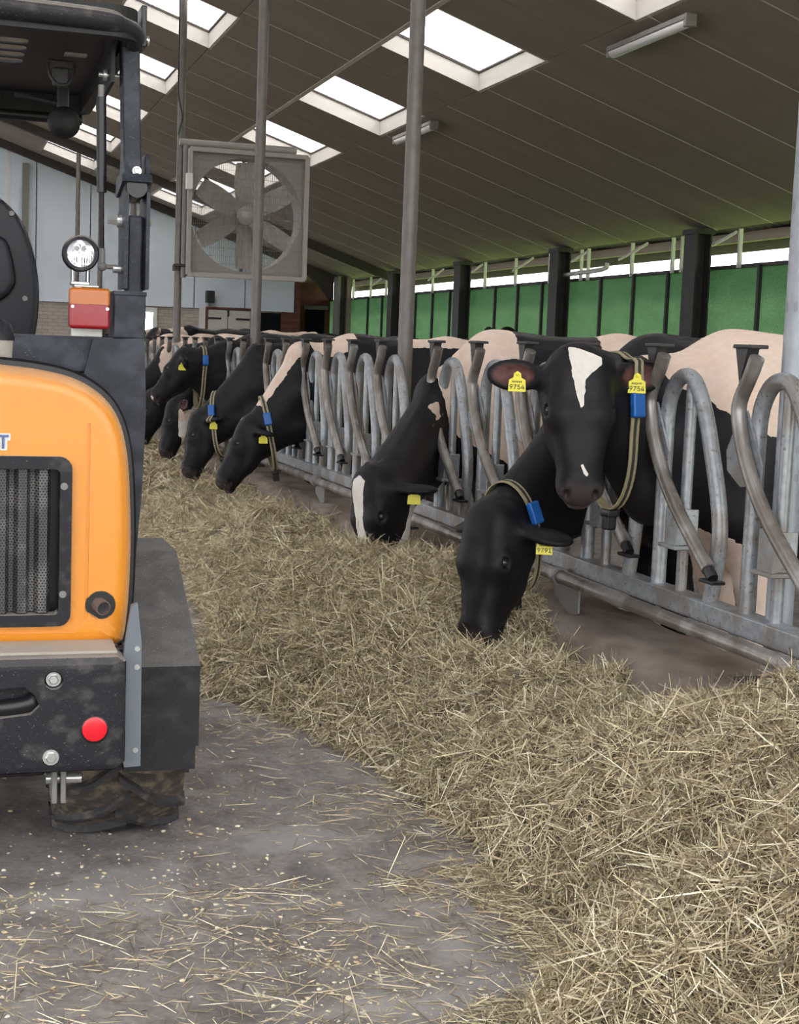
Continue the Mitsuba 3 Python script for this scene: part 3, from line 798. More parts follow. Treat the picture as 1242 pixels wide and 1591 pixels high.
# frame: cross bar, side pillars and sockets
add(L + '__frame_crossbar', rbx(-0.487, 0.487, 3.76, 3.86, 1.245, 1.336, 0.006), 'm_navy')
sx = lambda s, a, b: (a, b) if s > 0 else (-b, -a)
for s in (1, -1):
    # pillar beside the hood with a rounded inner corner
    po = [(0.36, 1.33), (0.487, 1.337), (0.4935, 1.15), (0.487, 0.95), (0.476, 0.80), (0.470, 0.60), (0.44, 0.60), (0.446, 0.95), (0.43, 1.12), (0.39, 1.20), (0.34, 1.245)]
    po = [(s * x, z) for x, z in po]
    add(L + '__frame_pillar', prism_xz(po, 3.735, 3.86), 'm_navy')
    a, b = sx(s, 0.411, 0.490)
    add(L + '__roll_bar_socket', rbx(a, b, 3.75, 3.87, 1.334, 1.449, 0.005), 'm_navy')
    add(L + '__roll_bar_socket__rim', rbx(a - 0.002, b + 0.002, 3.748, 3.872, 1.440, 1.452, 0.003), 'm_navy')
    a, b = sx(s, 0.452, 0.490)
    add(L + '__roll_bar_lower_post', rbx(a, b, 3.83, 3.90, 1.40, 1.645, 0.006), 'm_navy')
    a, b = sx(s, 0.440, 0.450)
    side = [(3.80, 1.46), (3.93, 1.46), (3.94, 1.66), (3.92, 1.80), (3.84, 1.80), (3.80, 1.70)]
    add(L + '__hinge_plate', prism_yz(side, a, b), 'm_navy')
    a, b = sx(s, 0.494, 0.503)
    add(L + '__hinge_plate', prism_yz(side, a, b), 'm_navy')
    # folding cup under the upper post
    a, b = sx(s, 0.432, 0.506)
    ym = 3.85
    cup = man(rbx(a, b, 3.80, 3.92, 1.705, 1.745, 0.004)) - man(bx(a + 0.01, b - 0.01, 3.815, 3.905, 1.7, 1.8))
    add(L + '__hinge_cup', unman(man(prism_yz([(3.80, 1.745), (3.93, 1.745), (3.95, 1.70), (3.93, 1.695), (3.79, 1.725)], a, b))), 'm_navy')
    add(L + '__hinge_cup__pipe_end', cyl([s * 0.469, 3.80, 1.712], [s * 0.469, 3.90, 1.705], 0.026, 20), 'm_blackplain', 40)
    pu = [[s * 0.466, 3.855, 1.70], [s * 0.462, 3.855, 1.90], [s * 0.452, 3.86, 2.10]]
    a, b = sx(s, 0.434, 0.478)
    up = rbx(a, b, 3.83, 3.90, 1.74, 2.10, 0.006)
    v = up.vertices
    v[:, 0] += -s * 0.012 * (v[:, 2] - 1.74) / 0.36 + s * 0.006
    add(L + '__roll_bar_upper_post', up, 'm_navy')
    add(L + '__hinge_bolt', cat(cyl([s * 0.428, 3.87, 1.632], [s * 0.44, 3.87, 1.632], 0.017, 16), cyl([s * 0.405, 3.87, 1.632], [s * 0.43, 3.87, 1.632], 0.011, 6)), 'm_zinc')
    add(L + '__hinge_bolt', cyl([s * 0.503, 3.87, 1.632], [s * 0.515, 3.87, 1.632], 0.011, 6), 'm_zinc')
    add(L + '__hinge_bolt', cyl([s * 0.42, 3.87, 1.51], [s * 0.44, 3.87, 1.51], 0.010, 12), 'm_zinc')
    add(L + '__hinge_bolt', bolt(s * 0.468, 3.803, 1.752, 0.008), 'm_zinc')
    # canopy hinge at the top
    add(L + '__canopy_hinge', cat(rbx(*sx(s, 0.472, 0.486), 3.80, 3.90, 2.055, 2.155, .003), cyl([s * 0.455, 3.84, 2.075], [s * 0.492, 3.84, 2.075], 0.012, 14)), 'm_blackplain')
    add(L + '__canopy_bolt', cyl([s * 0.486, 3.84, 2.078], [s * 0.497, 3.84, 2.078], 0.012, 14), 'm_zinc', 40)
    add(L + '__canopy_arm', prism_yz([(3.84, 2.09), (3.95, 2.09), (4.22, 1.98), (4.22, 1.955), (3.84, 1.97)], *sx(s, 0.405, 0.414)), 'm_roofblack')
    add(L + '__canopy_arm__pin', cat(cyl([s * 0.38, 3.9, 1.995], [s * 0.435, 3.9, 1.995], 0.006, 10), cyl([s * 0.392, 3.9, 1.995], [s * 0.400, 3.9, 1.995], 0.014, 16)), 'm_zinc', 40)
    # gas strut
    gp = lambda z0, z1, x0, x1: [[s * x0, 3.87, z0], [s * (x0 + x1) / 2, 3.87, (z0 + z1) / 2], [s * x1, 3.87, z1]]
    add(L + '__gas_strut__cylinder', tube(gp(1.70, 1.935, 0.389, 0.384), 0.0125, 16), 'm_blackplain', 40)
    add(L + '__gas_strut__rod', tube(gp(1.53, 1.70, 0.392, 0.389), 0.006, 12), 'm_roofblack', 40)
    add(L + '__gas_strut__end', tube(gp(1.935, 1.965, 0.384, 0.384), 0.008, 10), 'm_grey_steel', 40)
    add(L + '__gas_strut__end', cat(trimesh.creation.icosphere(2, 0.012).apply_translation((s * 0.393, 3.87, 1.515)), cyl([s * 0.393, 3.87, 1.515], [s * 0.43, 3.87, 1.515], 0.006, 10), tube(gp(1.52, 1.56, 0.393, 0.392), 0.008, 10)), 'm_grey_steel', 40)
    if s < 0:
        for q in ('cylinder', 'rod', 'end'):
            pass

# canopy: a shell with a rounded dusty rear edge, open vents and flanges
can = sbox(-0.385, 3.78, 0.385, 4.99).buffer(0.075, quad_segs=8)
shell = man(prism_xy(can, 2.055, 2.13)) - man(prism_xy(sbox(-0.37, 3.795, 0.37, 4.97).buffer(0.06), 2.0, 2.112))
vents = [man(prism_xy(sbox(-0.34 + q, 4.55 + 0.105 * k, -0.09 + q, 4.60 + 0.105 * k).buffer(0.018), 2.0, 2.3)) for q in (0.0,) for k in range(0)]
for k in range(4):
    shell -= man(prism_xy(sbox(-0.15, 4.17 + 0.10 * k, 0.20, 4.20 + 0.10 * k).buffer(0.022), 2.0, 2.3))
shell -= man(prism_xy(sbox(-0.22, 4.10, 0.27, 4.58), 2.1155, 2.3))
add(L + '__canopy', unman(shell), 'm_roofblack')
rear = [[-0.46, 3.86, 2.07], [-0.45, 3.78, 2.078], [-0.41, 3.73, 2.086], [-0.34, 3.705, 2.092], [0, 3.70, 2.096], [0.34, 3.705, 2.092], [0.41, 3.73, 2.086], [0.45, 3.78, 2.078], [0.46, 3.86, 2.07]]
add(L + '__canopy__rear_edge', tube(spline(rear, 8), 0.027, 16), 'm_black', 50)
add(L + '__canopy__front_rail', tube([[-0.44, 5.06, 2.045], [0, 5.06, 2.045], [0.44, 5.06, 2.045]], 0.02, 10), 'm_blackplain', 40)
for x in (-0.30, 0.30):
    add(L + '__canopy__latch', cat(rbx(x - 0.035, x + 0.035, 4.08, 4.10, 2.03, 2.055, 0.004), rbx(x - 0.022, x + 0.022, 4.07, 4.085, 1.985, 2.035, 0.006), tube(spline([[x - 0.035, 4.07, 2.045], [x - 0.03, 4.06, 2.01], [x - 0.012, 4.06, 1.99], [x + 0.012, 4.06, 1.99], [x + 0.03, 4.06, 2.01], [x + 0.035, 4.07, 2.045]], 3), 0.004, 6)), 'm_steel_dark')
add(L + '__canopy__plate', bx(0.30, 0.355, 3.95, 3.98, 2.047, 2.052), 'm_grey_steel')
# round mirror under the front rail
add(L + '__mirror__housing', lathe([(0, -0.012), (0.040, -0.010), (0.047, 0.0), (0.046, 0.008), (0.036, 0.022), (0.018, 0.030), (0, 0.032)], '-y', (0.341, 4.5, 1.953), 28).apply_transform(np.eye(4)), 'm_roofblack', 40)
add(L + '__mirror__arm', cat(rbx(0.320, 0.355, 4.49, 4.51, 1.985, 2.06, 0.004), tube(spline([[0.20, 4.5, 2.02], [0.26, 4.5, 2.016], [0.33, 4.5, 2.005]], 4), 0.008, 8)), 'm_blackplain')
# seat
def seat_shape(pts, y0, y1, rr=0.02):
    o = mirror_outline(pts)
    return inset_loft(o, [(rr, y0), (rr * 0.3, y0 + rr * 0.3), (0, y0 + rr), (0, y1 - rr), (rr, y1)])
add(L + '__seat__shell', seat_shape([(0, 1.735), (0.10, 1.728), (0.165, 1.70), (0.215, 1.645), (0.245, 1.57), (0.262, 1.48), (0.262, 1.40), (0.25, 1.32), (0.225, 1.25), (0.1, 1.24), (0, 1.24)], 4.27, 4.36), 'm_seat', 40)
add(L + '__seat__rear_pad', seat_shape([(0, 1.61), (0.10, 1.607), (0.162, 1.598), (0.185, 1.56), (0.198, 1.49), (0.192, 1.46), (0.165, 1.43), (0.10, 1.40), (0, 1.39)], 4.235, 4.30), 'm_seat', 40)
for x, z in ((0.186, 1.665), (0.224, 1.435), (-0.186, 1.665), (-0.224, 1.435)):
    add(L + '__seat__screw', bolt(x, 4.267, z, 0.005), 'm_grey_steel')
add(L + '__seat__cushion', rbx(-0.25, 0.25, 4.3, 4.85, 1.14, 1.26, 0.04, 3), 'm_seat', 40)
# domed cap at the left
add(L + '__dome_cap', lathe([(0, 0.105), (0.012, 0.104), (0.030, 0.092), (0.038, 0.07), (0.040, 0.062), (0.042, 0.062), (0.042, 0.055), (0.040, 0.052), (0.0375, 0.0), (0, 0)], 'z', (0.136, 3.78, 1.265), 28), 'm_dusttan', 40)
add(L + '__dome_cap__lid', lathe([(0, 0.106), (0.013, 0.105), (0.031, 0.093), (0.039, 0.071), (0.0432, 0.063), (0.0432, 0.054), (0.0, 0.054)], 'z', (0.136, 3.78, 1.265), 28), 'm_black', 40)
# work lamp
lx, lz, ly = 0.329, 1.538, 3.78
add(L + '__work_lamp__housing', lathe([(0, -0.05), (0.02, -0.05), (0.036, -0.035), (0.044, 0.0), (0.0445, 0.03), (0.041, 0.035), (0.034, 0.033), (0.0325, 0.02)], '-y', (lx, ly, lz), 36), 'm_black', 40)
add(L + '__work_lamp__reflector', lathe([(0.0, -0.012), (0.010, -0.008), (0.020, 0.002), (0.028, 0.012), (0.0335, 0.026)], '-y', (lx, ly, lz), 36), 'm_chrome', 40)
fac = []
for k in range(11):
    x = -0.030 + 0.006 * k
    hgt = math.sqrt(max(0.031 ** 2 - x * x, 1e-6))
    fac.append(cyl([lx + x, ly - 0.025, lz - hgt * 0.97], [lx + x, ly - 0.025, lz + (0.2 if k % 2 else -0.1) * hgt], 0.0022, 8))
add(L + '__work_lamp__lens_ribs', cat(*fac), 'm_chrome', 40)
add(L + '__work_lamp__bulb', cat(trimesh.creation.icosphere(2, 0.006).apply_translation((lx - 0.008, ly - 0.012, lz + 0.013)), trimesh.creation.icosphere(2, 0.006).apply_translation((lx + 0.008, ly - 0.012, lz + 0.013))), 'm_grey_steel', True)
add(L + '__work_lamp__lens', lathe([(0, 0.032), (0.015, 0.0312), (0.0335, 0.028)], '-y', (lx, ly, lz), 32), 'm_lampglass', True)
add(L + '__work_lamp__bracket', cat(rbx(0.309, 0.313, 3.76, 3.80, 1.468, 1.502, 0.001), rbx(0.345, 0.349, 3.76, 3.80, 1.468, 1.502, 0.001), rbx(0.307, 0.352, 3.755, 3.80, 1.462, 1.470, 0.002), rbx(0.314, 0.374, 3.75, 3.80, 1.456, 1.462, 0.002), bolt(0.326, 3.755, 1.452, 0.006)), 'm_zinc')
# tail light on a white bracket
for s in (1, -1):
    a, b = sx(s, 0.302, 0.400)
    add(L + '__tail_light__bracket', rbx(*sx(s, 0.312, 0.388), 3.785, 3.80, 1.335, 1.375, 0.003), 'm_whitepaint')
    add(L + '__tail_light__bracket', rbx(*sx(s, 0.316, 0.374), 3.79, 3.80, 1.43, 1.458, 0.002), 'm_whitepaint')
    add(L + '__tail_light__housing', rbx(a + 0.002, b - 0.002, 3.765, 3.79, 1.358, 1.452, 0.004), 'm_blackplain')
    def lens(z0, z1):
        return prism_xz(sbox(a, z0, b, z1), 3.735, 3.768)
    low = man(rbx(a, b, 3.728, 3.775, 1.355, 1.455, 0.009, 3))
    red = low - man(bx(a - 0.1, b + 0.1, 3.5, 4, 1.414, 1.6))
    amb = low - man(bx(a - 0.1, b + 0.1, 3.5, 4, 1.2, 1.4145))
    add(L + '__tail_light__red_lens', unman(red), 'm_redlens', 35)
    add(L + '__tail_light__amber_lens', unman(amb), 'm_amber', 35)
    add(L + '__tail_light__screw', bolt(a + 0.007, 3.729, 1.408, 0.003), 'm_whitepaint')
    add(L + '__tail_light__screw', bolt(b - 0.007, 3.729, 1.405, 0.003), 'm_whitepaint')

# rear bumper (counterweight)
BY = 3.47
bo = [(-0.405, 0.31), (0.405, 0.31), (0.426, 0.33), (0.426, 0.575), (0.405, 0.592), (-0.405, 0.592), (-0.426, 0.575), (-0.426, 0.33)]
bp = Polygon(bo)
bm = man(inset_loft(np.array(bp.exterior.coords)[:-1], [(0.022, BY), (0.006, BY + 0.006), (0.0, BY + 0.02), (0.0, BY + 0.26)]))
for sgn in (1, -1):
    rec = prism_xz(Polygon([(sgn * 0.05, 0.515), (sgn * 0.19, 0.522), (sgn * 0.215, 0.500), (sgn * 0.225, 0.475), (sgn * 0.205, 0.455), (sgn * 0.05, 0.44)]), BY - 0.1, BY + 0.045)
    bm -= man(rec)
    bm -= man(cyl([sgn * 0.257, BY - 0.1, 0.535], [sgn * 0.257, BY + 0.018, 0.535], 0.022, 20))
add(L + '__bumper', unman(bm), 'm_black', 25)
for sgn in (1, -1):
    add(L + '__bumper__handle_recess', tube(spline([[sgn * 0.06, BY + 0.03, 0.465], [sgn * 0.15, BY + 0.03, 0.467], [sgn * 0.20, BY + 0.03, 0.475], [sgn * 0.215, BY + 0.035, 0.485]], 5), 0.02, 12), 'm_blackplain', 40)
    add(L + '__bumper__bolt', bolt(sgn * 0.257, BY + 0.016, 0.535, 0.012), 'm_zinc')
    add(L + '__bumper__bolt', bolt(sgn * 0.252, BY - 0.0, 0.352, 0.013), 'm_zinc')
    add(L + '__bumper__reflector', lathe([(0, 0.008), (0.024, 0.0075), (0.029, 0.005), (0.030, 0.0), (0, 0.0)], '-y', (sgn * 0.352, BY, 0.416), 36), 'm_reflector', 40)
    add(L + '__bumper__reflector__rim', lathe([(0.0295, 0.004), (0.033, 0.003), (0.033, 0.0), (0.0295, 0.0)], '-y', (sgn * 0.352, BY, 0.414), 36), 'm_blackplain', 40)
    tag(L + '__bumper__reflector', 'round red reflector')
    # angled grey strip with screws that carries the fender
    sp = [(0.424, 0.585), (0.441, 0.70), (0.455, 0.705), (0.466, 0.61), (0.469, 0.305), (0.430, 0.303), (0.424, 0.33)]
    add(L + '__side_strip', prism_xz([(sgn * x, z) for x, z in sp], BY + 0.055, BY + 0.075), 'm_greystrip')
    for z in (0.595, 0.55, 0.345):
        add(L + '__side_strip__screw', bolt(sgn * 0.456, BY + 0.055, z, 0.0045), 'm_zinc')
add(L + '__bumper__top_ledge', prism_yz([(BY + 0.002, 0.57), (BY + 0.03, 0.597), (HY + 0.02, 0.603), (HY + 0.02, 0.57)], -0.405, 0.405), 'm_dusttan')
add(L + '__hood_hinge', cat(rbx(0.24, 0.31, HY - 0.03, HY + 0.01, 0.578, 0.592, 0.003), rbx(0.232, 0.318, HY - 0.04, HY, 0.572, 0.580, 0.003)), 'm_blackplain')
add(L + '__hood_lower_trim', tube([[-0.43, HY - 0.014, 0.583], [0, HY - 0.014, 0.583], [0.43, HY - 0.014, 0.583]], 0.009, 10), 'm_blackplain', 40)
# low chassis
add(L + '__chassis', cat(rbx(-0.25, 0.25, 3.62, 4.35, 0.262, 0.33, 0.01), rbx(-0.20, 0.20, 3.8, 5.6, 0.30, 0.62, 0.02), rbx(-0.24, 0.24, 3.9, 4.6, 0.6, 1.2, 0.02)), 'm_blackplain')
add(L + '__axle', cyl([-0.5, 4.06, 0.303], [0.5, 4.06, 0.303], 0.06, 16), 'm_blackplain', 40)
add(L + '__axle', cyl([-0.5, 5.55, 0.303], [0.5, 5.55, 0.303], 0.06, 16), 'm_blackplain', 40)
for sgn in (1, -1):
    add(L + '__hitch_lug', rbx(*sx(sgn, 0.262, 0.275), 3.56, 3.64, 0.21, 0.31, 0.003), 'm_grey_steel')
    add(L + '__hitch_lug', rbx(*sx(sgn, 0.283, 0.296), 3.56, 3.64, 0.21, 0.31, 0.003), 'm_grey_steel')
    add(L + '__hitch_pin', cyl([sgn * 0.25, 3.6, 0.262], [sgn * 0.335, 3.6, 0.262], 0.013, 14), 'm_zinc', 40)
# fenders
for sgn in (1, -1):
    fp = [(3.70, 0.24), (3.70, 0.51), (4.14, 0.745), (4.42, 0.745), (4.50, 0.70), (4.50, 0.66), (4.40, 0.70), (4.15, 0.70), (3.735, 0.485), (3.735, 0.24)]
    fen = prism_yz(fp, *sx(sgn, 0.45, 0.632))
    # outer skirt with a slanted edge
    sk = prism_yz([(3.70, 0.30), (3.70, 0.51), (4.14, 0.745), (4.42, 0.745), (4.50, 0.70), (4.42, 0.62), (4.2, 0.62), (3.92, 0.50), (3.80, 0.30)], *sx(sgn, 0.625, 0.640))
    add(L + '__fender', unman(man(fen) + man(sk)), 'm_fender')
    add(L + '__fender__mud_edge', tube(spline([[sgn * 0.46, 3.715, 0.245], [sgn * 0.52, 3.71, 0.238], [sgn * 0.58, 3.71, 0.243], [sgn * 0.632, 3.715, 0.262]], 6), [0.007 + 0.004 * meshkit.noise(np.array([0.9 * k, 3.3, sgn])) for k in range(19)], 8), 'm_mud')
# wheels
RW, TW, TXC = 0.385, 0.335, 0.462
RS = 0.84


def tyre_profile():
    w = TW / 2
    return [(0.20, -w * 0.80), (0.215, -w * 0.86), (0.25, -w * 0.99), (0.29, -w * 1.0), (0.325, -w * 0.97), (0.347, -w * 0.88), (0.357, -w * 0.6), (0.362, 0), (0.357, w * 0.6), (0.347, w * 0.88), (0.325, w * 0.97), (0.29, w), (0.25, w * 0.99), (0.215, w * 0.86), (0.20, w * 0.80)]


def lug(sgn, a0):
    """one chevron half: a bent bar from the tread centre to the shoulder"""
    w = TW / 2
    us = np.array([-0.10, 0.25, 0.45, 0.52, 0.78, 1.0])
    da = np.array([0.0, 0.16, 0.25, 0.275, 0.34, 0.40])
    rt = np.array([0.384, 0.383, 0.382, 0.381, 0.374, 0.356])
    rb = np.array([0.352, 0.351, 0.350, 0.350, 0.340, 0.318])
    V = []
    th = 0.046
    for u, d, r1, r0 in zip(us, da, rt, rb):
        for a, r in ((-th, r0), (-th * 0.72, r1), (th * 0.72, r1), (th, r0)):
            ang = a0 + d + a
            V.append([sgn * u * w, r * math.sin(ang), -r * math.cos(ang)])
    n = len(us)
    F = []
    for k in range(n - 1):
        for j in range(3):
            p = 4 * k + j
            F.append([p, p + 1, p + 5, p + 4])
    F += [[0, 1, 2, 3], [4 * n - 4, 4 * n - 3, 4 * n - 2, 4 * n - 1]]
    V = np.array(V)
    V[:, 2] = np.maximum(V[:, 2], 0.02 / RS - RW)
    return V, np.array(F)


NL = 15
TYM = lathe(tyre_profile(), 'x', (0, 0, 0), 64)
TYM.vertices[:, 2] = np.maximum(TYM.vertices[:, 2], 0.026 / RS - RW)
PLYT = mikit.ply(TYM, 'm_mud', 40)
PLYR = mikit.ply(lathe([(0.0, 0.06), (0.10, 0.06), (0.15, 0.04), (0.19, 0.13), (0.205, 0.135), (0.205, -0.13), (0.0, -0.13)], 'x', (0, 0, 0), 40), 'm_dusttan', 40)
PLYL = [(s, a, mikit.ply(lug(s, a), 'm_tyre', False)) for k in range(NL) for s, a in ((1, 2 * math.pi * k / NL), (-1, 2 * math.pi * (k + 0.5) / NL))]
for x, y, nm in ((TXC, 4.06, 'rear_wheel'), (-TXC, 4.06, 'rear_wheel'), (TXC, 5.55, 'front_wheel'), (-TXC, 5.55, 'front_wheel')):
    tw = T().translate([x, y, RW * RS - 0.02]) @ T().scale([1, RS, RS])
    k = put(f'{L}__{nm}', PLYT, tw)
    put(k + '__rim', PLYR, tw)
    if nm == 'rear_wheel':
        for s, a, src in PLYL:
            put(k + '__tread_lug', src, tw)
    else:
        scene[k + '__tread'] = {**mikit.ply(cat(*[trimesh.Trimesh(*(lambda vf: (vf[0], np.vstack([vf[1][:, [0, 1, 2]], vf[1][:, [0, 2, 3]]])))(lug(s, a)), process=False) for s, a, _ in PLYL]), 'm_tyre', False), 'to_world': tw}
# ------------------------------------------------------------------ cows: one smooth implicit surface each
def nrm(v):
    v = np.asarray(v, float)
    return v / np.linalg.norm(v)


class Field:
    def __init__(s):
        s.p = []

    def cone(s, a, b, ra, rb, k=0.05, cut=False):
        s.p.append(('c', np.asarray(a, float), np.asarray(b, float), ra, rb, k, cut))

    def ell(s, c, r, M=None, k=0.05, cut=False):
        s.p.append(('e', np.asarray(c, float), np.asarray(r, float), np.eye(3) if M is None else np.asarray(M, float), 0, k, cut))

    @staticmethod
    def dist(q, X):
        if q[0] == 'c':
            a, b, ra, rb = q[1:5]
            ba = b - a
            h = np.clip(((X - a) @ ba) / (ba @ ba), 0, 1).astype(np.float32)
            d = X - a - h[..., None] * ba.astype(np.float32)
            return np.sqrt((d * d).sum(-1)) - (ra + (rb - ra) * h)
        c, r, M = q[1:4]
        y = (X - c) @ M.T
        k0 = np.sqrt(((y / r) ** 2).sum(-1))
        k1 = np.sqrt(((y / (r * r)) ** 2).sum(-1)) + 1e-9
        return k0 * (k0 - 1.0) / k1

    def eval(s, X):
        D = np.full(X.shape[:-1], 9.0, np.float32)
        for q in s.p:
            D = s.blend(D, s.dist(q, X), q[5], q[6])
        return D

    @staticmethod
    def blend(D, d, k, cut):
        if cut:
            h = np.maximum(k - np.abs(D + d), 0) / k
            return np.maximum(D, -d) + h * h * k * 0.25
        h = np.maximum(k - np.abs(D - d), 0) / k
        return np.minimum(D, d) - h * h * k * 0.25

    def bounds(s, q):
        if q[0] == 'c':
            return np.minimum(q[1] - q[3], q[2] - q[4]), np.maximum(q[1] + q[3], q[2] + q[4])
        e = np.sqrt(((q[3].T * q[2]) ** 2).sum(1))
        return q[1] - e, q[1] + e

    def mesh(s, res):
        B = [s.bounds(q) for q in s.p if not q[6]]
        lo = np.min([b[0] for b in B], 0) - 0.03
        hi = np.max([b[1] for b in B], 0) + 0.03
        n = np.ceil((hi - lo) / res).astype(int) + 1
        D = np.full(n, 9.0, np.float32)
        for q in s.p:
            a, b = s.bounds(q)
            m = q[5] + 3 * res
            i0 = np.maximum(np.floor((a - m - lo) / res).astype(int), 0)
            i1 = np.minimum(np.ceil((b + m - lo) / res).astype(int) + 1, n)
            if (i1 <= i0).any():
                continue
            g = [(lo[k] + res * np.arange(i0[k], i1[k])).astype(np.float32) for k in range(3)]
            X = np.stack(np.meshgrid(*g, indexing='ij'), -1)
            sl = tuple(slice(i0[k], i1[k]) for k in range(3))
            D[sl] = s.blend(D[sl], s.dist(q, X).astype(np.float32), q[5], q[6])
        # surface nets
        S = D < 0
        c = sum(S[i:n[0] - 1 + i, j:n[1] - 1 + j, k:n[2] - 1 + k].astype(np.int8) for i in (0, 1) for j in (0, 1) for k in (0, 1))
        cells = np.argwhere((c > 0) & (c < 8))
        index = np.full(n - 1, -1, np.int32)
        index[tuple(cells.T)] = np.arange(len(cells))
        P, W = np.zeros((len(cells), 3)), np.zeros(len(cells))
        off = [np.array(o) for o in np.ndindex(2, 2, 2)]
        val = {tuple(o): D[tuple((cells + o).T)] for o in off}
        for ax in range(3):
            for o in off:
                if o[ax] == 0:
                    o2 = o.copy()
                    o2[ax] = 1
                    a, b = val[tuple(o)], val[tuple(o2)]
                    x = (a < 0) != (b < 0)
                    t = np.where(x, a / np.where(x, a - b, 1), 0)
                    P += np.where(x[:, None], o + t[:, None] * (o2 - o), 0)
                    W += x
        V = lo + res * (cells + P / W[:, None])
        F = []
        for ax in range(3):
            u, w = (ax + 1) % 3, (ax + 2) % 3
            sl0 = [slice(None)] * 3
            sl1 = [slice(None)] * 3
            sl0[ax], sl1[ax] = slice(0, -1), slice(1, None)
            A, Bq = S[tuple(sl0)], S[tuple(sl1)]
            e = np.argwhere(A != Bq)
            e = e[(e[:, u] > 0) & (e[:, w] > 0) & (e[:, u] < n[u] - 1) & (e[:, w] < n[w] - 1)]
            inside = A[tuple(e.T)]
            du, dw = np.eye(3, dtype=int)[u], np.eye(3, dtype=int)[w]
            q = np.stack([index[tuple((e - du - dw).T)], index[tuple((e - dw).T)], index[tuple(e.T)], index[tuple((e - du).T)]], -1)
            q = np.where(inside[:, None], q, q[:, ::-1])
            F += [q[:, [0, 1, 2]], q[:, [0, 2, 3]]]
        return trimesh.Trimesh(V, np.vstack(F), process=False)


def poly_sd(poly, P):
    """signed distance (positive inside) of 2-D points to a polygon"""
    poly = np.asarray(poly, float)
    d = np.full(len(P), 1e9)
    inside = np.zeros(len(P), bool)
    for a, b in zip(poly, np.roll(poly, -1, 0)):
        e, w = b - a, P - a
        t = np.clip((w @ e) / (e @ e + 1e-12), 0, 1)
        d = np.minimum(d, ((w - t[:, None] * e) ** 2).sum(1))
        c = (a[1] <= P[:, 1]) != (b[1] <= P[:, 1])
        x = a[0] + (P[:, 1] - a[1]) / np.where(abs(e[1]) < 1e-12, 1e-12, e[1]) * e[0]
        inside ^= c & (P[:, 0] < x)
    return np.where(inside, 1, -1) * np.sqrt(d)


def split_colours(mesh, val, normals):
    """cuts the triangles along val = 0, so that a patch has a sharp edge; returns vertices, faces, normals, white flag"""
    V, F = mesh.vertices, mesh.faces
    pos = val > 0
    s = pos[F].sum(1)
    n = len(V)
    outV, outN, outW = [V, V], [normals, normals], [np.zeros(n, bool), np.ones(n, bool)]
    faces = [F[s == 0], F[s == 3] + n]
    base = 2 * n
    for cnt in (1, 2):
        Q = F[s == cnt]
        if not len(Q):
            continue
        lone = pos[Q] if cnt == 1 else ~pos[Q]
        k = lone.argmax(1)
        r = np.arange(len(Q))
        a, b, c = Q[r, k], Q[r, (k + 1) % 3], Q[r, (k + 2) % 3]
        tb = np.clip(val[a] / (val[a] - val[b]), 0.02, 0.98)[:, None]
        tc = np.clip(val[a] / (val[a] - val[c]), 0.02, 0.98)[:, None]
        pb, pc = V[a] + tb * (V[b] - V[a]), V[a] + tc * (V[c] - V[a])
        nb, nc = normals[a] + tb * (normals[b] - normals[a]), normals[a] + tc * (normals[c] - normals[a])
        m = len(Q)
        for lone_side in (True, False):
            white = (cnt == 1) == lone_side
            outV += [pb, pc]
            outN += [nb, nc]
            outW += [np.full(2 * m, white)]
            ib, ic = base + np.arange(m), base + m + np.arange(m)
            base += 2 * m
            o = n if white else 0
            if lone_side:
                faces.append(np.stack([a + o, ib, ic], -1))
            else:
                faces += [np.stack([ib, b + o, c + o], -1), np.stack([ib, c + o, ic], -1)]
    V, N, W, F = np.vstack(outV), np.vstack(outN), np.concatenate(outW), np.vstack(faces)
    used = np.unique(F)
    m = np.full(len(V), -1)
    m[used] = np.arange(len(used))
    return V[used], m[F], N[used], W[used]


def ear_matrix(d, facing):
    d = nrm(d)
    f = nrm(facing - d * np.dot(facing, d))
    return np.array([d, np.cross(f, d), f])


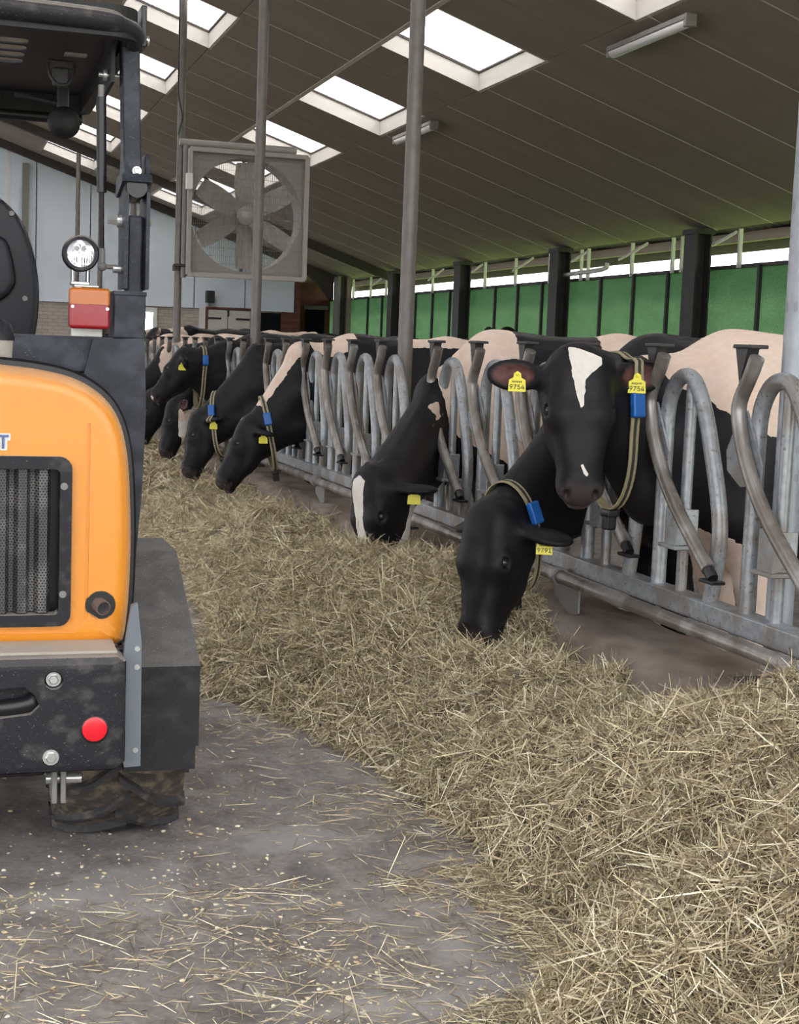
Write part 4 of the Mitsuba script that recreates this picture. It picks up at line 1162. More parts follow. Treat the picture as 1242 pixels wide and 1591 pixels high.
def cow(key, label, slot, P, M, waz, crest, throat, body_x=2.42, res=0.012, head_polys=(), side_polys=(), extra=None, ears=((0.15, 0.25), (0.15, 0.25)), ear_face=(0.55, 0.55), tags=(), collar=None, withers=1.42, body_dir=None, seed=1, hoof_z=0.0, group=None):
    """P poll, M lips, waz direction in which the forehead looks, crest and throat: points of the neck where it passes the fence"""
    P, M = np.asarray(P, float), np.asarray(M, float)
    u = nrm(M - P)
    sc = 1.0
    w = np.array([math.cos(math.radians(waz)), math.sin(math.radians(waz)), 0.0])
    w = nrm(w - u * (w @ u))
    s = np.cross(u, w)
    R = np.stack([u, w, s])
    h = lambda a, b, c=0.0: P + a * u + b * w + c * s
    f = Field()
    # body, along +x from the fence
    x0 = body_x
    B = lambda a, b, c: np.array([x0 + a, slot + b, c])
    dz = withers - 1.42
    f.ell(B(1.02, 0, 0.96 + dz), (0.66, 0.285, 0.40), k=0.12)
    f.ell(B(0.38, 0, 0.98 + dz), (0.30, 0.235, 0.42), k=0.15)
    f.ell(B(1.62, 0, 1.10 + dz), (0.40, 0.265, 0.31), k=0.15)
    for q in (-1, 1):
        f.cone(B(0.26, 0.05 * q, 1.30 + dz), B(0.95, 0.04 * q, 1.325 + dz), 0.09, 0.075, 0.10)
        f.cone(B(0.95, 0.04 * q, 1.325 + dz), B(1.55, 0.12 * q, 1.345 + dz), 0.075, 0.085, 0.10)
        f.cone(B(1.55, 0.16 * q, 1.335 + dz), B(1.98, 0.10 * q, 1.22 + dz), 0.075, 0.06, 0.10)
        f.cone(B(0.30, 0.15 * q, 1.08 + dz), B(0.22, 0.17 * q, 0.78 + dz), 0.10, 0.10, 0.10)
        # fore leg
        f.cone(B(0.28, 0.15 * q, 0.80), B(0.34, 0.14 * q, 0.44), 0.095, 0.060, 0.07)
        f.cone(B(0.34, 0.14 * q, 0.44), B(0.33, 0.14 * q, 0.13), 0.058, 0.042, 0.03)
        f.cone(B(0.33, 0.14 * q, 0.13), B(0.29, 0.14 * q, 0.045), 0.046, 0.056, 0.03)
        # hind leg: stifle forward and high, hock back
        f.cone(B(1.72, 0.17 * q, 1.05), B(1.50, 0.19 * q, 0.76), 0.19, 0.12, 0.10)
        f.cone(B(1.50, 0.19 * q, 0.76), B(1.86, 0.17 * q, 0.48), 0.115, 0.060, 0.06)
        f.cone(B(1.86, 0.17 * q, 0.48), B(1.80, 0.17 * q, 0.13), 0.055, 0.043, 0.03)
        f.cone(B(1.80, 0.17 * q, 0.13), B(1.75, 0.17 * q, 0.045), 0.046, 0.056, 0.03)
    f.ell(B(1.42, 0, 0.62), (0.24, 0.19, 0.17), k=0.08)
    f.cone(B(2.00, 0, 1.27 + dz), B(2.08, 0, 0.62), 0.035, 0.022, 0.03)
    f.cone(B(2.08, 0, 0.62), B(2.07, 0, 0.42), 0.035, 0.045, 0.03)
    # neck: crest, throat and middle, flat from side to side
    cr, th = np.asarray(crest, float), np.asarray(throat, float)
    mid = 0.5 * (cr + th)
    f.cone(B(0.24, 0, 1.28 + dz), cr, 0.115, 0.075, 0.12)
    f.cone(cr, h(0.035, -0.115), 0.075, 0.078, 0.10)
    f.cone(B(0.18, 0, 0.90 + dz), th, 0.17, 0.085, 0.14)
    f.cone(th, h(0.13, -0.205), 0.085, 0.075, 0.10)
    f.cone(B(0.20, 0, 1.08 + dz), mid, 0.20, 0.105, 0.14)
    f.cone(mid, h(0.07, -0.15), 0.105, 0.090, 0.10)
    # head
    f.ell(h(0.075, -0.085), (0.105, 0.080, 0.095), R, k=0.05)
    for q in (-1, 1):
        f.cone(h(0.045, -0.070, 0.040 * q), h(0.205, -0.058, 0.052 * q), 0.055, 0.050, 0.05)
        f.ell(h(0.185, -0.070, 0.088 * q), (0.050, 0.034, 0.026), R, k=0.035)
        f.cone(h(0.205, -0.075, 0.050 * q), h(0.40, -0.082, 0.022 * q), 0.052, 0.045, 0.045)
        f.cone(h(0.10, -0.145, 0.060 * q), h(0.21, -0.155, 0.053 * q), 0.068, 0.058, 0.05)
        f.cone(h(0.12, -0.205, 0.055 * q), h(0.27, -0.185, 0.040 * q), 0.046, 0.044, 0.05)
        f.cone(h(0.27, -0.185, 0.040 * q), h(0.42, -0.150, 0.020 * q), 0.044, 0.034, 0.05)
    f.cone(h(0.20, -0.105), h(0.40, -0.105), 0.075, 0.055, 0.05)
    f.ell(h(0.445, -0.098), (0.060, 0.058, 0.074), R, k=0.04)
    f.ell(h(0.475, -0.155), (0.034, 0.030, 0.046), R, k=0.025)
    f.ell(h(0.005, -0.060), (0.035, 0.040, 0.055), R, k=0.04)
    for q in (-1, 1):
        f.ell(h(0.176, -0.052, 0.092 * q), (0.030, 0.014, 0.016), R, k=0.02)
        f.cone(h(0.235, -0.105, 0.066 * q), h(0.345, -0.120, 0.044 * q), 0.030, 0.022, 0.03)
        f.ell(h(0.452, -0.070, 0.046 * q), (0.034, 0.026, 0.028), R, k=0.025)
    ear_info = []
    for q, (up, bk) in zip((1, -1), ears):
        d = nrm(q * s - up * u - bk * w)
        face = nrm(ear_face[0] * w + ear_face[1] * u * 0.6)
        E = ear_matrix(d, face)
        base = h(0.065, -0.105, 0.088 * q)
        f.cone(base, base + 0.06 * d, 0.034, 0.030, 0.03)
        f.ell(base + 0.125 * d, (0.098, 0.056, 0.022), E, k=0.02)
        f.ell(base + 0.130 * d + 0.022 * E[2], (0.078, 0.040, 0.020), E, k=0.012, cut=True)
        ear_info.append((base, d, E))
    for q in (-1, 1):
        f.ell(h(0.474, -0.062, 0.047 * q), (0.017, 0.026, 0.010), R, k=0.010, cut=True)
        f.cone(h(0.500, -0.128, 0.0), h(0.430, -0.128, 0.070 * q), 0.005, 0.006, 0.008, cut=True)
        f.ell(h(0.194, -0.050, 0.110 * q), (0.020, 0.012, 0.012), R, k=0.010, cut=True)
    mesh = f.mesh(res)
    V = np.asarray(mesh.vertices)
    N = mesh.vertex_normals.copy()
    # colours
    hc = (V - P) @ R.T
    inhead = (hc[:, 0] > -0.10) & (np.abs(hc[:, 2]) < 0.16) & (hc[:, 1] > -0.30) & (hc[:, 0] < 0.6)
    val = np.full(len(V), -1.0)
    jag = (meshkit.fbm(V * 30, 3, seed) - 0.5) * 0.035 + (meshkit.noise(V * 90, seed + 5) - 0.5) * 0.012
    for kind, poly in head_polys:
        a = {'face': (2, 0), 'side': (1, 0)}[kind]
        g = poly_sd(poly, hc[:, a])
        lim = inhead & ((hc[:, 1] > -0.115) if kind == 'face' else True)
        val = np.maximum(val, np.where(lim, g + 0.35 * jag, -1))
    for poly in side_polys:
        g = poly_sd(poly, V[:, [0, 2]])
        val = np.maximum(val, np.where(~inhead | (hc[:, 1] < -0.2), g + jag * 0.8, -1))
    if extra is not None:
        val = np.maximum(val, np.where(inhead, -1, extra(V - np.array([x0, slot, 0])) + jag))
    white_lock = val > 0
    V2, F2, N2, W2 = split_colours(mesh, val, N)
    hc = (V2 - P) @ R.T
    inhead = (hc[:, 0] > -0.10) & (np.abs(hc[:, 2]) < 0.12) & (hc[:, 1] > -0.30) & (hc[:, 0] < 0.6)
    g1 = meshkit.fbm(V2 * 9, 3, seed + 2)[:, None]
    g2 = meshkit.noise(V2 * 70, seed + 3)[:, None]
    black = np.array([0.0060, 0.0062, 0.0080]) * (0.75 + 0.5 * g2) + np.array([0.008, 0.005, 0.003]) * np.clip(g1 - 0.45, 0, 1) * 2
    white = np.array([0.72, 0.575, 0.485]) * (0.90 + 0.12 * g2) - np.array([0.02, 0.06, 0.09]) * np.clip(g1 - 0.4, 0, 1) * 1.5
    wface = np.array([0.74, 0.70, 0.64]) * (0.90 + 0.12 * g2)
    white = np.where(inhead[:, None], wface, white)
    C = np.where(W2[:, None], white, black)
    t = np.clip((hc[:, 0] - 0.44) / 0.03, 0, 1) * inhead * (hc[:, 1] > -0.15) * ~W2
    C = C * (1 - t[:, None]) + t[:, None] * np.array([0.050, 0.038, 0.038])
    lip = np.exp(-((hc[:, 0] - 0.492) / 0.010) ** 2 - ((hc[:, 1] + 0.150) / 0.010) ** 2) * inhead * (np.abs(hc[:, 2]) < 0.035)
    C = C + 0.22 * lip[:, None]
    for base, d, E in ear_info:
        e = (V2 - base) @ E.T
        inn = np.clip(1 - ((e[:, 0] - 0.130) / 0.078) ** 2 - (e[:, 1] / 0.040) ** 2, 0, 1) * (e[:, 2] > -0.012) * (np.abs(e[:, 2]) < 0.03) * ((N2 @ E[2]) > 0.1)
        inn = np.clip(inn * 2.2, 0, 1)[:, None]
        C = C * (1 - inn) + inn * np.array([0.115, 0.045, 0.040]) * (0.5 + 0.8 * g2)
    hoof = V2[:, 2] < 0.07
    C = np.where(hoof[:, None] & (V2[:, 0] > 2.4)[:, None], np.array([0.08, 0.06, 0.045]), C)
    C = np.clip(C, 0.004, 0.9)
    path = meshkit.write_ply((V2, F2), False, None, C, normals=N2 / np.linalg.norm(N2, axis=1, keepdims=True))
    scene[key + '__body'] = {'type': 'ply', 'filename': path, 'face_normals': False, 'bsdf': {'type': 'ref', 'id': 'm_cow'}}
    tag(key, label, 'cow', group)
    for q in (-1, 1):
        add(key + '__eye', trimesh.creation.icosphere(2, 0.019).apply_translation(h(0.192, -0.056, 0.0965 * q)), 'm_eye', True)
    # ear tags
    for q, txt, roll in tags:
        base, d, E = ear_info[0 if q > 0 else 1]
        c = base + 0.115 * d + 0.012 * E[2]
        nface = nrm(np.array(roll, float))                 # direction the tag looks at
        down = nrm(np.array([0, 0, -1.0]) - nface * (-nface[2]))
        right = np.cross(-down, nface)
        right = nrm(right)
        A = np.eye(4)
        A[:3, 0], A[:3, 1], A[:3, 2] = right, -down, nface
        A[:3, 3] = c + 0.016 * nface
        W_, H_ = 0.056, 0.054
        out = Polygon([(-W_ / 2, -H_), (W_ / 2, -H_), (W_ / 2 - 0.002, -0.018), (0.012, -0.010), (0.010, 0.004), (0.0, 0.011), (-0.010, 0.004), (-0.012, -0.010), (-W_ / 2 + 0.002, -0.018)]).buffer(0.002)
        pl = prism_xy(out, -0.001, 0.001)
        pl.apply_transform(A)
        kt = add(key + '__ear_tag', pl, 'm_yellow')
        tag(kt, 'yellow ear tag with black digits' if txt else 'plain yellow ear tag')
        if txt:
            tm = meshkit.text_mesh(txt, 0.0155, 0.0005, True)
            bb = tm.bounds
            tm.apply_scale([0.050 / (bb[1][0] - bb[0][0]), 1, 1])
            tm.apply_translation((-0.025 - tm.bounds[0][0], -H_ + 0.006, 0.0009))
            t3 = [bx(-0.018 + 0.006 * kk, -0.0145 + 0.006 * kk, -0.026, -0.020, 0.0009, 0.0014) for kk in range(6)]
            tm = cat(tm, *t3)
            tm.apply_transform(A)
            add(kt + '__digits', tm, 'm_tagtext')
        pin = lathe([(0, 0.004), (0.005, 0.003), (0.006, 0), (0, 0)], 'z', (0, 0.002, 0.001), 12)
        pin.apply_transform(A)
        add(kt + '__pin', pin, 'm_yellow', True)
    # neck collar: swept strap that follows the skin
    if collar:
        t0 = collar['at']
        c = (1 - t0) * h(0.06, -0.14) + t0 * mid
        ax = nrm(nrm(nrm(mid - h(0.06, -0.14)) * [1, 1, collar.get('slope', 0.2)]) + np.array(collar.get('tilt', (0, 0, 0))))
        e1 = nrm(np.array([0, 0, -1.0]) - ax * (-ax[2]))      # downwards
        e2 = np.cross(ax, e1)
        ang = np.linspace(0, 2 * np.pi, 72, endpoint=False)
        D_ = np.cos(ang)[:, None] * e1 + np.sin(ang)[:, None] * e2
        r_ = np.full(len(ang), 0.02)
        for _ in range(40):
            r_ = r_ - np.clip(f.eval((c + r_[:, None] * D_)[None].astype(np.float32))[0], -0.03, 0.03) * 0.9
        r_ = np.clip(r_, 0.05, 0.30)
        for _ in range(4):
            r_ = np.maximum(r_, 0.5 * r_ + 0.25 * (np.roll(r_, 1) + np.roll(r_, -1)))
        hang = collar.get('hang', 0.05)
        r_ = r_ + 0.006 + hang * np.clip(np.cos(ang), 0, 1) ** 6
        ring = c + r_[:, None] * D_
        wd = 0.018
        rows = [(-wd, 0.0), (-wd, 0.005), (-wd * 0.35, 0.006), (wd * 0.35, 0.006), (wd, 0.005), (wd, 0.0)]
        n = len(ang)
        Vs = np.stack([ring + a * ax + b * D_ for a, b in rows], 1)
        i = np.arange(n)

        def strip(cols):
            F = []
            for j in cols:
                j2 = (j + 1) % 6
                F.append(np.stack([i * 6 + j, ((i + 1) % n) * 6 + j, ((i + 1) % n) * 6 + j2, i * 6 + j2], -1))
            return np.vstack(F)
        kc = add(key + '__collar', (Vs.reshape(-1, 3), strip([0, 1, 3, 4, 5])), 'm_strap', 60)
        add(kc + '__stripe', ((Vs + 0.0005 * D_[:, None]).reshape(-1, 3), strip([2])), 'm_strapdark', 60)
        lowp = ring[0]

        def block(k_, size, mtl, smooth=25):
            """rounded block lying on the ring at index k_"""
            T_ = nrm(ring[(k_ + 1) % n] - ring[k_ - 1])
            m = rbx(-size[0] / 2, size[0] / 2, -size[1] / 2, size[1] / 2, 0, size[2], 0.008)
            A = np.eye(4)
            A[:3, 0], A[:3, 1], A[:3, 2], A[:3, 3] = T_, np.cross(D_[k_], T_), D_[k_], ring[k_]
            m.apply_transform(A)
            return m
        kw = add(kc + '__weight', cat(block(0, (0.050, 0.050, 0.03), 0), block(0, (0.036, 0.042, 0.075), 0)), 'm_blackplain', 30)
        if 'blue' in collar:
            kk = int(collar['blue'] / 360 * n) % n
            kb = add(kc + '__transponder', block(kk, (0.085, 0.052, 0.028), 0), 'm_blue', 30)
            tag(kb, 'blue plastic collar transponder')
    return dict(P=P, u=u, w=w, s=s, f=f)


TOC = lambda p: tuple(np.array([0.0, 0.0, 1.33]) - np.asarray(p))          # from a point towards where the photographer stood
P1, P2, P3 = (1.88, 5.02, 0.78), (2.03, 4.54, 1.355), (1.80, 6.385, 0.775)
cow('cow', 'all black cow with head down in the nearest hay, striped collar and yellow ear tag', 5.285, P1, (1.80, 4.95, 0.275), -150, (2.36, 5.30, 1.10), (2.34, 5.27, 0.74), res=0.009,
    ears=((0.05, 0.75), (-0.10, 0.45)), ear_face=(-0.35, 0.9), tags=((-1, '9791', TOC((2.0, 4.7, 0.5))),), collar=dict(at=0.10, blue=252, hang=0.07, slope=0.35), seed=3)
cow('cow_001', 'cow with white forehead blaze looking at the camera, yellow tags in both ears', 4.69, P2, (2.0, 4.40, 0.885), -108, (2.40, 4.74, 1.25), (2.40, 4.70, 0.86), res=0.009, withers=1.435,
    head_polys=[('face', [(0.043, -0.02), (-0.073, 0.020), (-0.070, 0.045), (-0.037, 0.075), (-0.012, 0.105), (-0.008, 0.185), (0.002, 0.198), (0.014, 0.150), (0.030, 0.080)]),
                ('face', [(-0.004, 0.375), (0.004, 0.385), (-0.010, 0.425), (-0.022, 0.415)])],
    side_polys=[[(2.30, 1.60), (2.34, 1.33), (2.39, 1.285), (2.44, 1.25), (2.53, 1.19), (2.60, 1.13), (2.69, 1.09), (2.85, 1.06), (3.3, 0.95), (3.6, 1.2), (3.5, 1.6)],
                [(2.44, 0.78), (2.62, 0.72), (2.78, 0.58), (2.9, 0.30), (2.5, 0.2)], [(3.1, 0.70), (4.4, 0.75), (4.4, 0.0), (3.1, 0.2)]],
    ears=((0.10, 0.12), (0.10, 0.22)), ear_face=(0.9, 0.25), tags=((1, '9754', TOC((2.05, 4.7, 1.2))), (-1, '9754', TOC((2.05, 4.3, 1.2)))), collar=dict(at=0.50, blue=264, hang=0.09, slope=0.0), seed=11)
cow('cow_002', 'cow with a white stripe down its face eating hay, one yellow ear tag', 7.07, P3, (1.80, 6.33, 0.265), -161, (2.37, 7.05, 1.13), (2.34, 7.03, 0.74), res=0.011, withers=1.44,
    head_polys=[('face', [(-0.045, 0.03), (0.0, 0.005), (0.05, 0.03), (0.055, 0.10), (0.028, 0.20), (0.035, 0.30), (0.04, 0.6), (-0.045, 0.6), (-0.03, 0.30), (-0.022, 0.20), (-0.035, 0.10)]),
                ('side', [(-0.205, 0.12), (-0.225, 0.10), (-0.30, 0.10), (-0.30, 0.50), (-0.12, 0.50), (-0.155, 0.33), (-0.185, 0.24)])],
    side_polys=[[(2.25, 1.60), (2.33, 1.28), (2.40, 0.95), (2.75, 0.75), (3.05, 0.9), (3.5, 0.8), (4.3, 0.9), (4.5, 1.7), (3.28, 1.7), (3.22, 1.38), (3.02, 1.33), (2.98, 1.25), (2.87, 1.23), (2.77, 1.33), (2.735, 1.6)],
                [(2.25, 1.065), (2.29, 1.085), (2.345, 1.105), (2.33, 1.06), (2.345, 1.02), (2.30, 1.00), (2.27, 0.975), (2.30, 1.02)], [(2.36, 1.20), (2.40, 1.25), (2.42, 1.12), (2.37, 1.10)]],
    ears=((0.0, 0.75), (-0.05, 0.9)), ear_face=(-0.2, 0.9), tags=((-1, '', TOC((1.9, 6.2, 0.8))),), seed=21)
cow('cow_003', 'black cow with a white neck crest eating hay in profile, blue collar box', 9.81, (1.95, 9.85, 0.85), (1.70, 9.78, 0.395), 176, (2.33, 9.80, 1.27), (2.33, 9.80, 0.80), res=0.014,
    side_polys=[[(1.98, 0.86), (2.07, 0.93), (2.31, 1.29), (2.45, 1.45), (2.2, 1.45)], [(2.40, 1.30), (2.50, 1.27), (2.68, 1.33), (2.70, 1.6), (2.3, 1.6)], [(3.0, 1.36), (4.4, 1.36), (4.4, 1.6), (3.0, 1.6)]],
    head_polys=[('face', [(-0.02, 0.0), (0.02, 0.0), (0.02, 0.03), (-0.02, 0.03)])],
    ears=((0.1, 0.5), (0.0, 0.6)), ear_face=(-0.1, 0.3), tags=((-1, '', TOC((1.9, 9.7, 0.8))),), collar=dict(at=0.22, blue=250, hang=0.10), seed=31)
cow('cow_004', 'all black cow eating hay left of the cow with the white neck crest', 11.00, (1.84, 11.32, 0.80), (1.70, 11.17, 0.31), 178, (2.30, 11.08, 1.25), (2.32, 11.05, 0.82), res=0.016,
    ears=((0.1, 0.5), (0.0, 0.6)), ear_face=(-0.1, 0.3), tags=((-1, '', TOC((1.9, 11.0, 0.8))),), collar=dict(at=0.22, blue=250, hang=0.10), seed=41)
cow('cow_005', 'black cow with raised head in profile and white forehead mark, beside the loader', 12.55, (1.95, 12.55, 1.29), (1.66, 12.66, 0.875), 150, (2.34, 12.55, 1.27), (2.34, 12.52, 0.80), res=0.016,
    head_polys=[('face', [(-0.045, -0.02), (0.04, -0.02), (0.03, 0.10), (0.0, 0.20), (-0.02, 0.12)]), ('side', [(-0.10, 0.47), (-0.06, 0.47), (-0.06, 0.53), (-0.10, 0.53)])],
    ears=((0.1, 0.5), (0.0, 0.6)), ear_face=(0.1, 0.3), tags=((-1, '', TOC((1.9, 12.3, 1.2))),), collar=dict(at=0.30, blue=240, hang=0.12), seed=51)
cow('cow_006', 'white cheeked cow eating below the chin of the cow with raised head', 13.14, (1.90, 12.95, 0.83), (1.76, 12.84, 0.33), 178, (2.33, 13.12, 1.22), (2.33, 13.10, 0.78), res=0.02,
    head_polys=[('side', [(-0.10, 0.08), (-0.32, 0.02), (-0.32, 0.35), (-0.16, 0.30), (-0.13, 0.2)])], side_polys=[[(1.95, 0.2), (2.3, 0.2), (2.3, 0.95), (2.1, 0.78), (1.98, 0.62)]],
    collar=dict(at=0.25, hang=0.10), seed=61)
spots = lambda sd, th: (lambda L: (meshkit.fbm(L * np.array([1.7, 1.7, 1.7]) + 3.1 * sd, 3, sd) - th) * 0.7)
for kk, (y, pz, lab) in enumerate(((14.60, 0.85, 'far black cow eating just right of the loader post, head almost hidden'), (15.95, 0.9, 'far spotted cow in the fence beyond the fan post'), (18.3, 0.85, 'farthest cow eating at the fence, nearly hidden by the loader'))):
    cow(f'cow_{7 + kk:03d}', lab, y, (1.92, y - 0.05, pz), (1.76, y - 0.1, pz - 0.5), 178, (2.33, y, 1.22), (2.33, y, 0.80), res=0.028, extra=spots(70 + kk, 0.55), seed=71 + kk)


def loose_cow(key, label, at, ang, extra, seed, withers=1.45, head_up=0.15, res=0.028):
    """a cow standing free in the lying area: built like the others, then turned about its own spot"""
    before = set(scene)
    cow(key, label, 0.0, (1.62, 0.05, withers - 0.02 + head_up), (1.30, 0.1, withers - 0.40 + head_up), 150, (2.12, 0.0, withers - 0.06 + 0.5 * head_up), (2.2, 0.0, 0.98), res=res, withers=withers, extra=extra, seed=seed)
    tw = T().translate(list(at)) @ T().rotate([0, 0, 1], ang) @ T().translate([-3.0, 0, 0])
    for k_ in set(scene) - before:
        scene[k_]['to_world'] = tw


loose_cow('cow_010', 'black cow behind the others, its ears seen against the green curtain', (6.1, 15.6, 0), 250, lambda L: np.where(L[:, 2] > 1.40, 0.02, -1.0) * np.where(L[:, 0] > 0.1, 1, -1), 81, 1.50, 0.18, 0.02)
loose_cow('cow_011', 'white and black cow back seen above the fence in front of the white double door', (3.9, 19.5, 0), 20, spots(82, 0.42), 82, 1.52, 0.0)
loose_cow('cow_012', 'black cow back with white edge, seen right of the fan post above the fence', (4.9, 20.5, 0), 10, spots(83, 0.56), 83, 1.52, 0.0)
loose_cow('cow_013', 'white patched cow far behind the raised black head', (3.5, 24.0, 0), 35, spots(84, 0.45), 84, 1.52, 0.0)
# ------------------------------------------------------------------ hay along the fence
BX = np.array([[1.5, 1.05], [2.2, 1.02], [2.45, 1.05], [2.62, 1.12], [2.80, 1.42], [3.2, 1.40], [3.8, 1.36], [4.4, 1.32], [4.9, 1.24], [5.25, 1.12], [5.5, 0.96], [5.8, 0.97], [6.2, 1.10], [6.6, 1.20], [7.4, 1.28], [8.3, 1.33], [10.0, 1.26], [13.0, 1.28], [18.0, 1.30], [26.0, 1.35]])
HM = np.array([[1.5, 0.50], [2.4, 0.50], [3.0, 0.46], [3.5, 0.42], [3.9, 0.27], [4.3, 0.19], [4.8, 0.22], [5.4, 0.32], [5.9, 0.41], [6.4, 0.385], [6.8, 0.33], [7.3, 0.27], [7.8, 0.24], [8.6, 0.29], [9.4, 0.30], [10.5, 0.24], [12.0, 0.27], [14.0, 0.24], [18.0, 0.25], [26.0, 0.24]])
KERB = 2.23


def hay_height(x, y):
    xb = np.interp(y, BX[:, 0], BX[:, 1]) + 0.10 * (meshkit.fbm(np.stack([y * 2.2, y * 0, y * 0 + 4], -1), 3, 2) - 0.5)
    hm = np.interp(y, HM[:, 0], HM[:, 1])
    t = np.clip((x - xb) / (KERB - xb), 0, 1.3)
    near = np.interp(y, [2.6, 3.6, 4.4, 5.0], [1.0, 1.0, 0.55, 0.0])
    prof = np.interp(t, [0, 0.10, 0.28, 0.5, 0.75, 1.0, 1.3], [0.0, 0.26, 0.62, 0.93, 1.0, 0.86, 0.75])
    prof_near = np.interp(t, [0, 0.10, 0.28, 0.5, 0.75, 1.0, 1.3], [0.0, 0.22, 0.50, 0.78, 0.97, 1.02, 0.95])
    p = prof * (1 - near) + prof_near * near
    P = np.stack([x, y, 0 * x], -1)
    clump = (meshkit.fbm(P * 1.9, 2, 10) - 0.5) * 0.13 + (meshkit.fbm(P * 5.0, 3, 11) - 0.5) * 0.16 + (meshkit.fbm(P * 17.0, 3, 12) - 0.5) * 0.09
    return p * hm + clump * np.clip(p * 2.2, 0, 1) - 0.012 * (t <= 0)


def grid_mesh(y0, y1, step):
    xs = np.arange(0.75, 2.56 + 1e-6, step)
    ys = np.arange(y0, y1 + 1e-6, step)
    X, Y = np.meshgrid(xs, ys, indexing='ij')
    Z = hay_height(X, Y)
    # the hay ends against the kerb and never sits on the rail
    kz = np.interp(X, [2.16, 2.19, 2.25, 2.34, 2.56], [0.0, 0.285, 0.335, 0.355, 0.36])
    fall = np.clip((X - 2.20) / 0.30, 0, 1)
    Z = np.where(X > 2.18, Z - 0.10 * fall, Z)
    n, m = X.shape
    i, j = np.meshgrid(np.arange(n - 1), np.arange(m - 1), indexing='ij')
    keep = (np.maximum.reduce([Z[:-1, :-1], Z[1:, :-1], Z[:-1, 1:], Z[1:, 1:]]) > -0.005)
    q = np.stack([i * m + j, (i + 1) * m + j, (i + 1) * m + j + 1, i * m + j + 1], -1)[keep]
    return np.stack([X, Y, Z], -1).reshape(-1, 3), q


def ribbons(P, D, L, W, curl, col, rng, segs=2, up=None):
    """flat bent blades: P start points, D directions, L lengths, W widths"""
    n = len(P)
    a = np.cross(D, rng.normal(size=(n, 3)))
    a /= np.linalg.norm(a, axis=1, keepdims=True) + 1e-9
    side = np.cross(D, a)
    t = np.linspace(-0.5, 0.5, segs + 1)
    ctr = P[:, None] + t[None, :, None] * L[:, None, None] * D[:, None] + ((t * t - 0.08)[None, :, None]) * (curl * L)[:, None, None] * a[:, None]
    wv = np.where(np.abs(t) < 0.49, 1.0, 0.45)
    l = ctr - 0.5 * (W[:, None] * wv)[..., None] * side[:, None]
    r = ctr + 0.5 * (W[:, None] * wv)[..., None] * side[:, None]
    V = np.stack([l, r], 2).reshape(n, -1, 3)
    k = 2 * (segs + 1)
    f = np.vstack([[[2 * s, 2 * s + 1, 2 * s + 3], [2 * s, 2 * s + 3, 2 * s + 2]] for s in range(segs)])
    F = (f[None] + (np.arange(n) * k)[:, None, None]).reshape(-1, 3)
    return V.reshape(-1, 3), F, np.repeat(col, k, 0)


def straw_colours(n, rng):
    pal = np.array([[0.66, 0.575, 0.385], [0.52, 0.435, 0.285], [0.40, 0.325, 0.205], [0.24, 0.19, 0.12], [0.37, 0.345, 0.20], [0.80, 0.735, 0.555], [0.145, 0.115, 0.08]])
    c = pal[rng.choice(len(pal), n, p=[0.20, 0.18, 0.16, 0.15, 0.07, 0.12, 0.12])]
    return np.clip(c * rng.uniform(0.85, 1.25, (n, 1)), 0, 0.92)


def scatter_hay(n, y0, y1, rng, wide, lens):
    """blades spread over the heap between y0 and y1"""
    y = rng.uniform(y0, y1, n * 3)
    x = rng.uniform(0.8, 2.42, n * 3)
    z = hay_height(x, y)
    ok = (z > 0.0) & ~((x > 2.24) & (z < 0.36))
    x, y, z = x[ok][:n], y[ok][:n], z[ok][:n]
    e = 0.02
    gx, gy = (hay_height(x + e, y) - z) / e, (hay_height(x, y + e) - z) / e
    N = np.stack([-gx, -gy, np.ones_like(gx)], -1)
    N /= np.linalg.norm(N, axis=1, keepdims=True)
    D = rng.normal(size=(len(x), 3))
    swirl = 2 * np.pi * meshkit.noise(np.stack([x * 4, y * 4, 0 * x], -1), 21) * 1.5
    D[:, 0] += 0.8 * np.cos(swirl)
    D[:, 1] += 0.8 * np.sin(swirl)
    D -= N * (D * N).sum(1, keepdims=True) * rng.uniform(0.55, 1.0, (len(x), 1))
    D /= np.linalg.norm(D, axis=1, keepdims=True)
    L = rng.uniform(*lens, len(x)) * rng.choice([1.0, 0.6, 1.5], len(x), p=[0.6, 0.3, 0.1])
    W = rng.uniform(*wide, len(x))
    lift = np.abs(rng.normal(0, 0.014, len(x))) + 0.002
    P = np.stack([x, y, z], -1) + N * lift[:, None]
    return P, D, L, W


parts_v, parts_f, parts_c, off = [], [], [], 0
rg = np.random.default_rng(101)
for n, y0, y1, wide, lens in ((62000, 1.6, 4.3, (0.0020, 0.0046), (0.07, 0.20)), (60000, 4.3, 7.2, (0.0024, 0.0052), (0.07, 0.20)), (26000, 7.2, 11.0, (0.003, 0.006), (0.08, 0.22)), (14000, 11.0, 24.0, (0.005, 0.009), (0.10, 0.26))):
    P, D, L, W = scatter_hay(n, y0, y1, rg, wide, lens)
    v, f, c = ribbons(P, D, L, W, rg.normal(0, 0.9, len(P)), straw_colours(len(P), rg), rg, 3 if y1 < 8 else 2)
    parts_v.append(v), parts_f.append(f + off), parts_c.append(c)
    off += len(v)
add('hay__straw', (np.vstack(parts_v), np.vstack(parts_f)), 'm_straw', False, color=np.vstack(parts_c))
tag('hay__straw', kind='stuff')
va, qa = grid_mesh(1.5, 8.0, 0.022)
vb, qb = grid_mesh(8.0, 26.0, 0.06)
add('hay__bed', (np.vstack([va, vb]), np.vstack([qa, qb + len(va)])), 'm_hay', True)
tag('hay', 'long heap of dry yellow brown hay on the floor along the feed fence', 'hay', None, 'stuff')

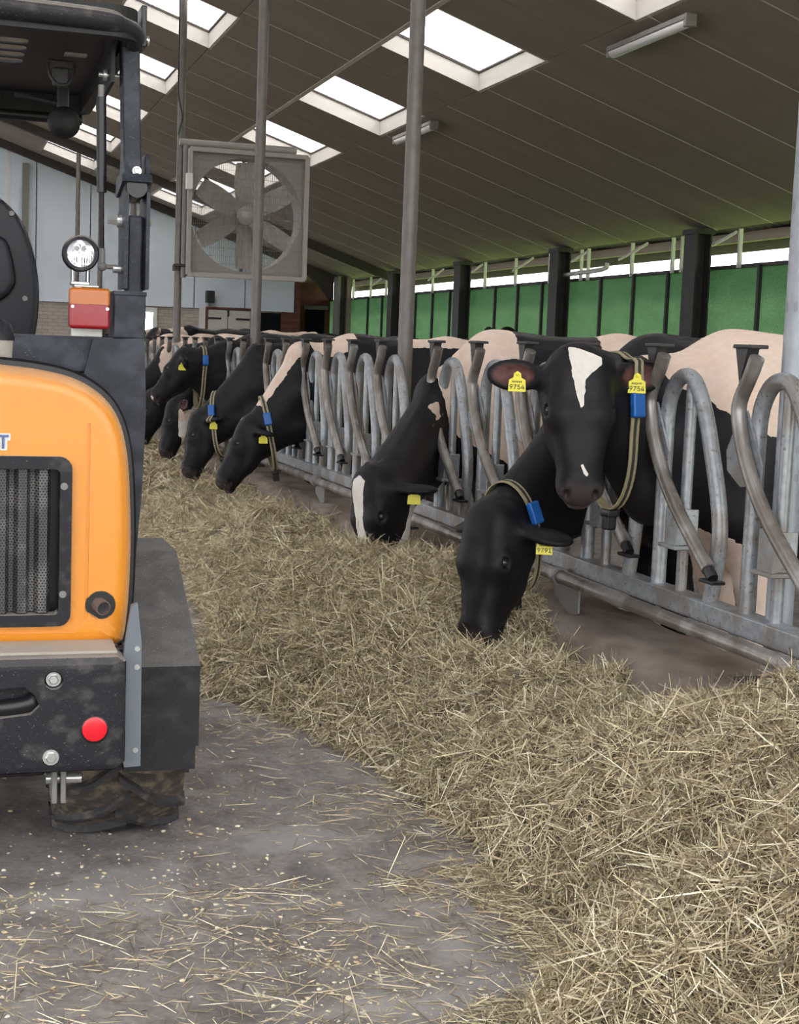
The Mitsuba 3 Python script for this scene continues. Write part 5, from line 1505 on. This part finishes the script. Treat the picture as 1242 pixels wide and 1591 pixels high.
# loose straw and crumbs on the concrete
n = 17000
y = np.where(rg.random(17000) < 0.5, rg.uniform(2.3, 3.5, 17000), rg.uniform(2.3, 9.0, 17000))
xb = np.interp(y, BX[:, 0], BX[:, 1])
x = np.where(rg.random(n) < 0.55, xb - np.abs(rg.normal(0, 0.16, n)), rg.uniform(-0.5, 1.4, n))
patch = meshkit.fbm(np.stack([x * 3.5, y * 2.0, 0 * x], -1), 3, 31)
ok = (x < xb + 0.03) & ((patch > 0.50) | (rg.random(n) < 0.22)) & ((y < 3.6) | (x > 0.60) | (rg.random(n) < 0.15))
x, y = x[ok], y[ok]
D = rg.normal(size=(len(x), 3)) * [1, 1, 0.10]
D /= np.linalg.norm(D, axis=1, keepdims=True)
L = rg.uniform(0.015, 0.12, len(x)) * np.where(rg.random(len(x)) < 0.5, 0.5, 1.0)
P = np.stack([x, y, 0.004 + np.abs(D[:, 2]) * L * 0.5], -1)
v, f, c = ribbons(P, D, L, rg.uniform(0.0015, 0.0032, len(x)), rg.normal(0, 0.5, len(x)) * 0.25, straw_colours(len(x), rg), rg)
v[:, 2] = np.maximum(v[:, 2], 0.0012)
add('loose_straw', (v, f), 'm_straw', False, color=c)
tag('loose_straw', 'thin scatter of loose straw stems on the grey concrete floor', 'straw', None, 'stuff')
n = 16000
y = rg.uniform(2.3, 5.2, n)
x = rg.uniform(-0.4, 1.5, n)
patch = meshkit.fbm(np.stack([x * 2.6 + 5, y * 1.6, 0 * x], -1), 4, 33)
w = np.interp(y, [2.3, 3.0, 3.4, 3.8, 5.2], [1.0, 1.0, 0.55, 0.18, 0.06])
ok = rg.random(n) < w * np.clip((patch - 0.40) * 5, 0.05, 1)
x, y = x[ok], y[ok]
V, F, C = [], [], []
base = trimesh.creation.icosahedron()
for k, (a, b) in enumerate(zip(x, y)):
    s = (0.0014 + 0.0052 * rg.random() ** 3.0) * np.array([rg.uniform(0.7, 1.6), rg.uniform(0.7, 1.6), rg.uniform(0.35, 0.7)])
    t = rg.uniform(0, np.pi)
    p = base.vertices * s * rg.uniform(0.55, 1.25, (12, 1))
    p = np.stack([p[:, 0] * math.cos(t) - p[:, 1] * math.sin(t) + a, p[:, 0] * math.sin(t) + p[:, 1] * math.cos(t) + b, p[:, 2] + s[2] * 0.7 + 0.0005], -1)
    V.append(p), F.append(base.faces + 12 * k)
    C.append(np.repeat([[[0.72, 0.64, 0.46], [0.62, 0.50, 0.30], [0.78, 0.74, 0.62]][rg.integers(3)]], 12, 0))
add('feed_crumbs', (np.vstack(V), np.vstack(F)), 'm_straw', False, color=np.vstack(C))
tag('feed_crumbs', 'pale crumbs of spilled feed on the concrete floor in the foreground', 'crumbs', None, 'stuff')
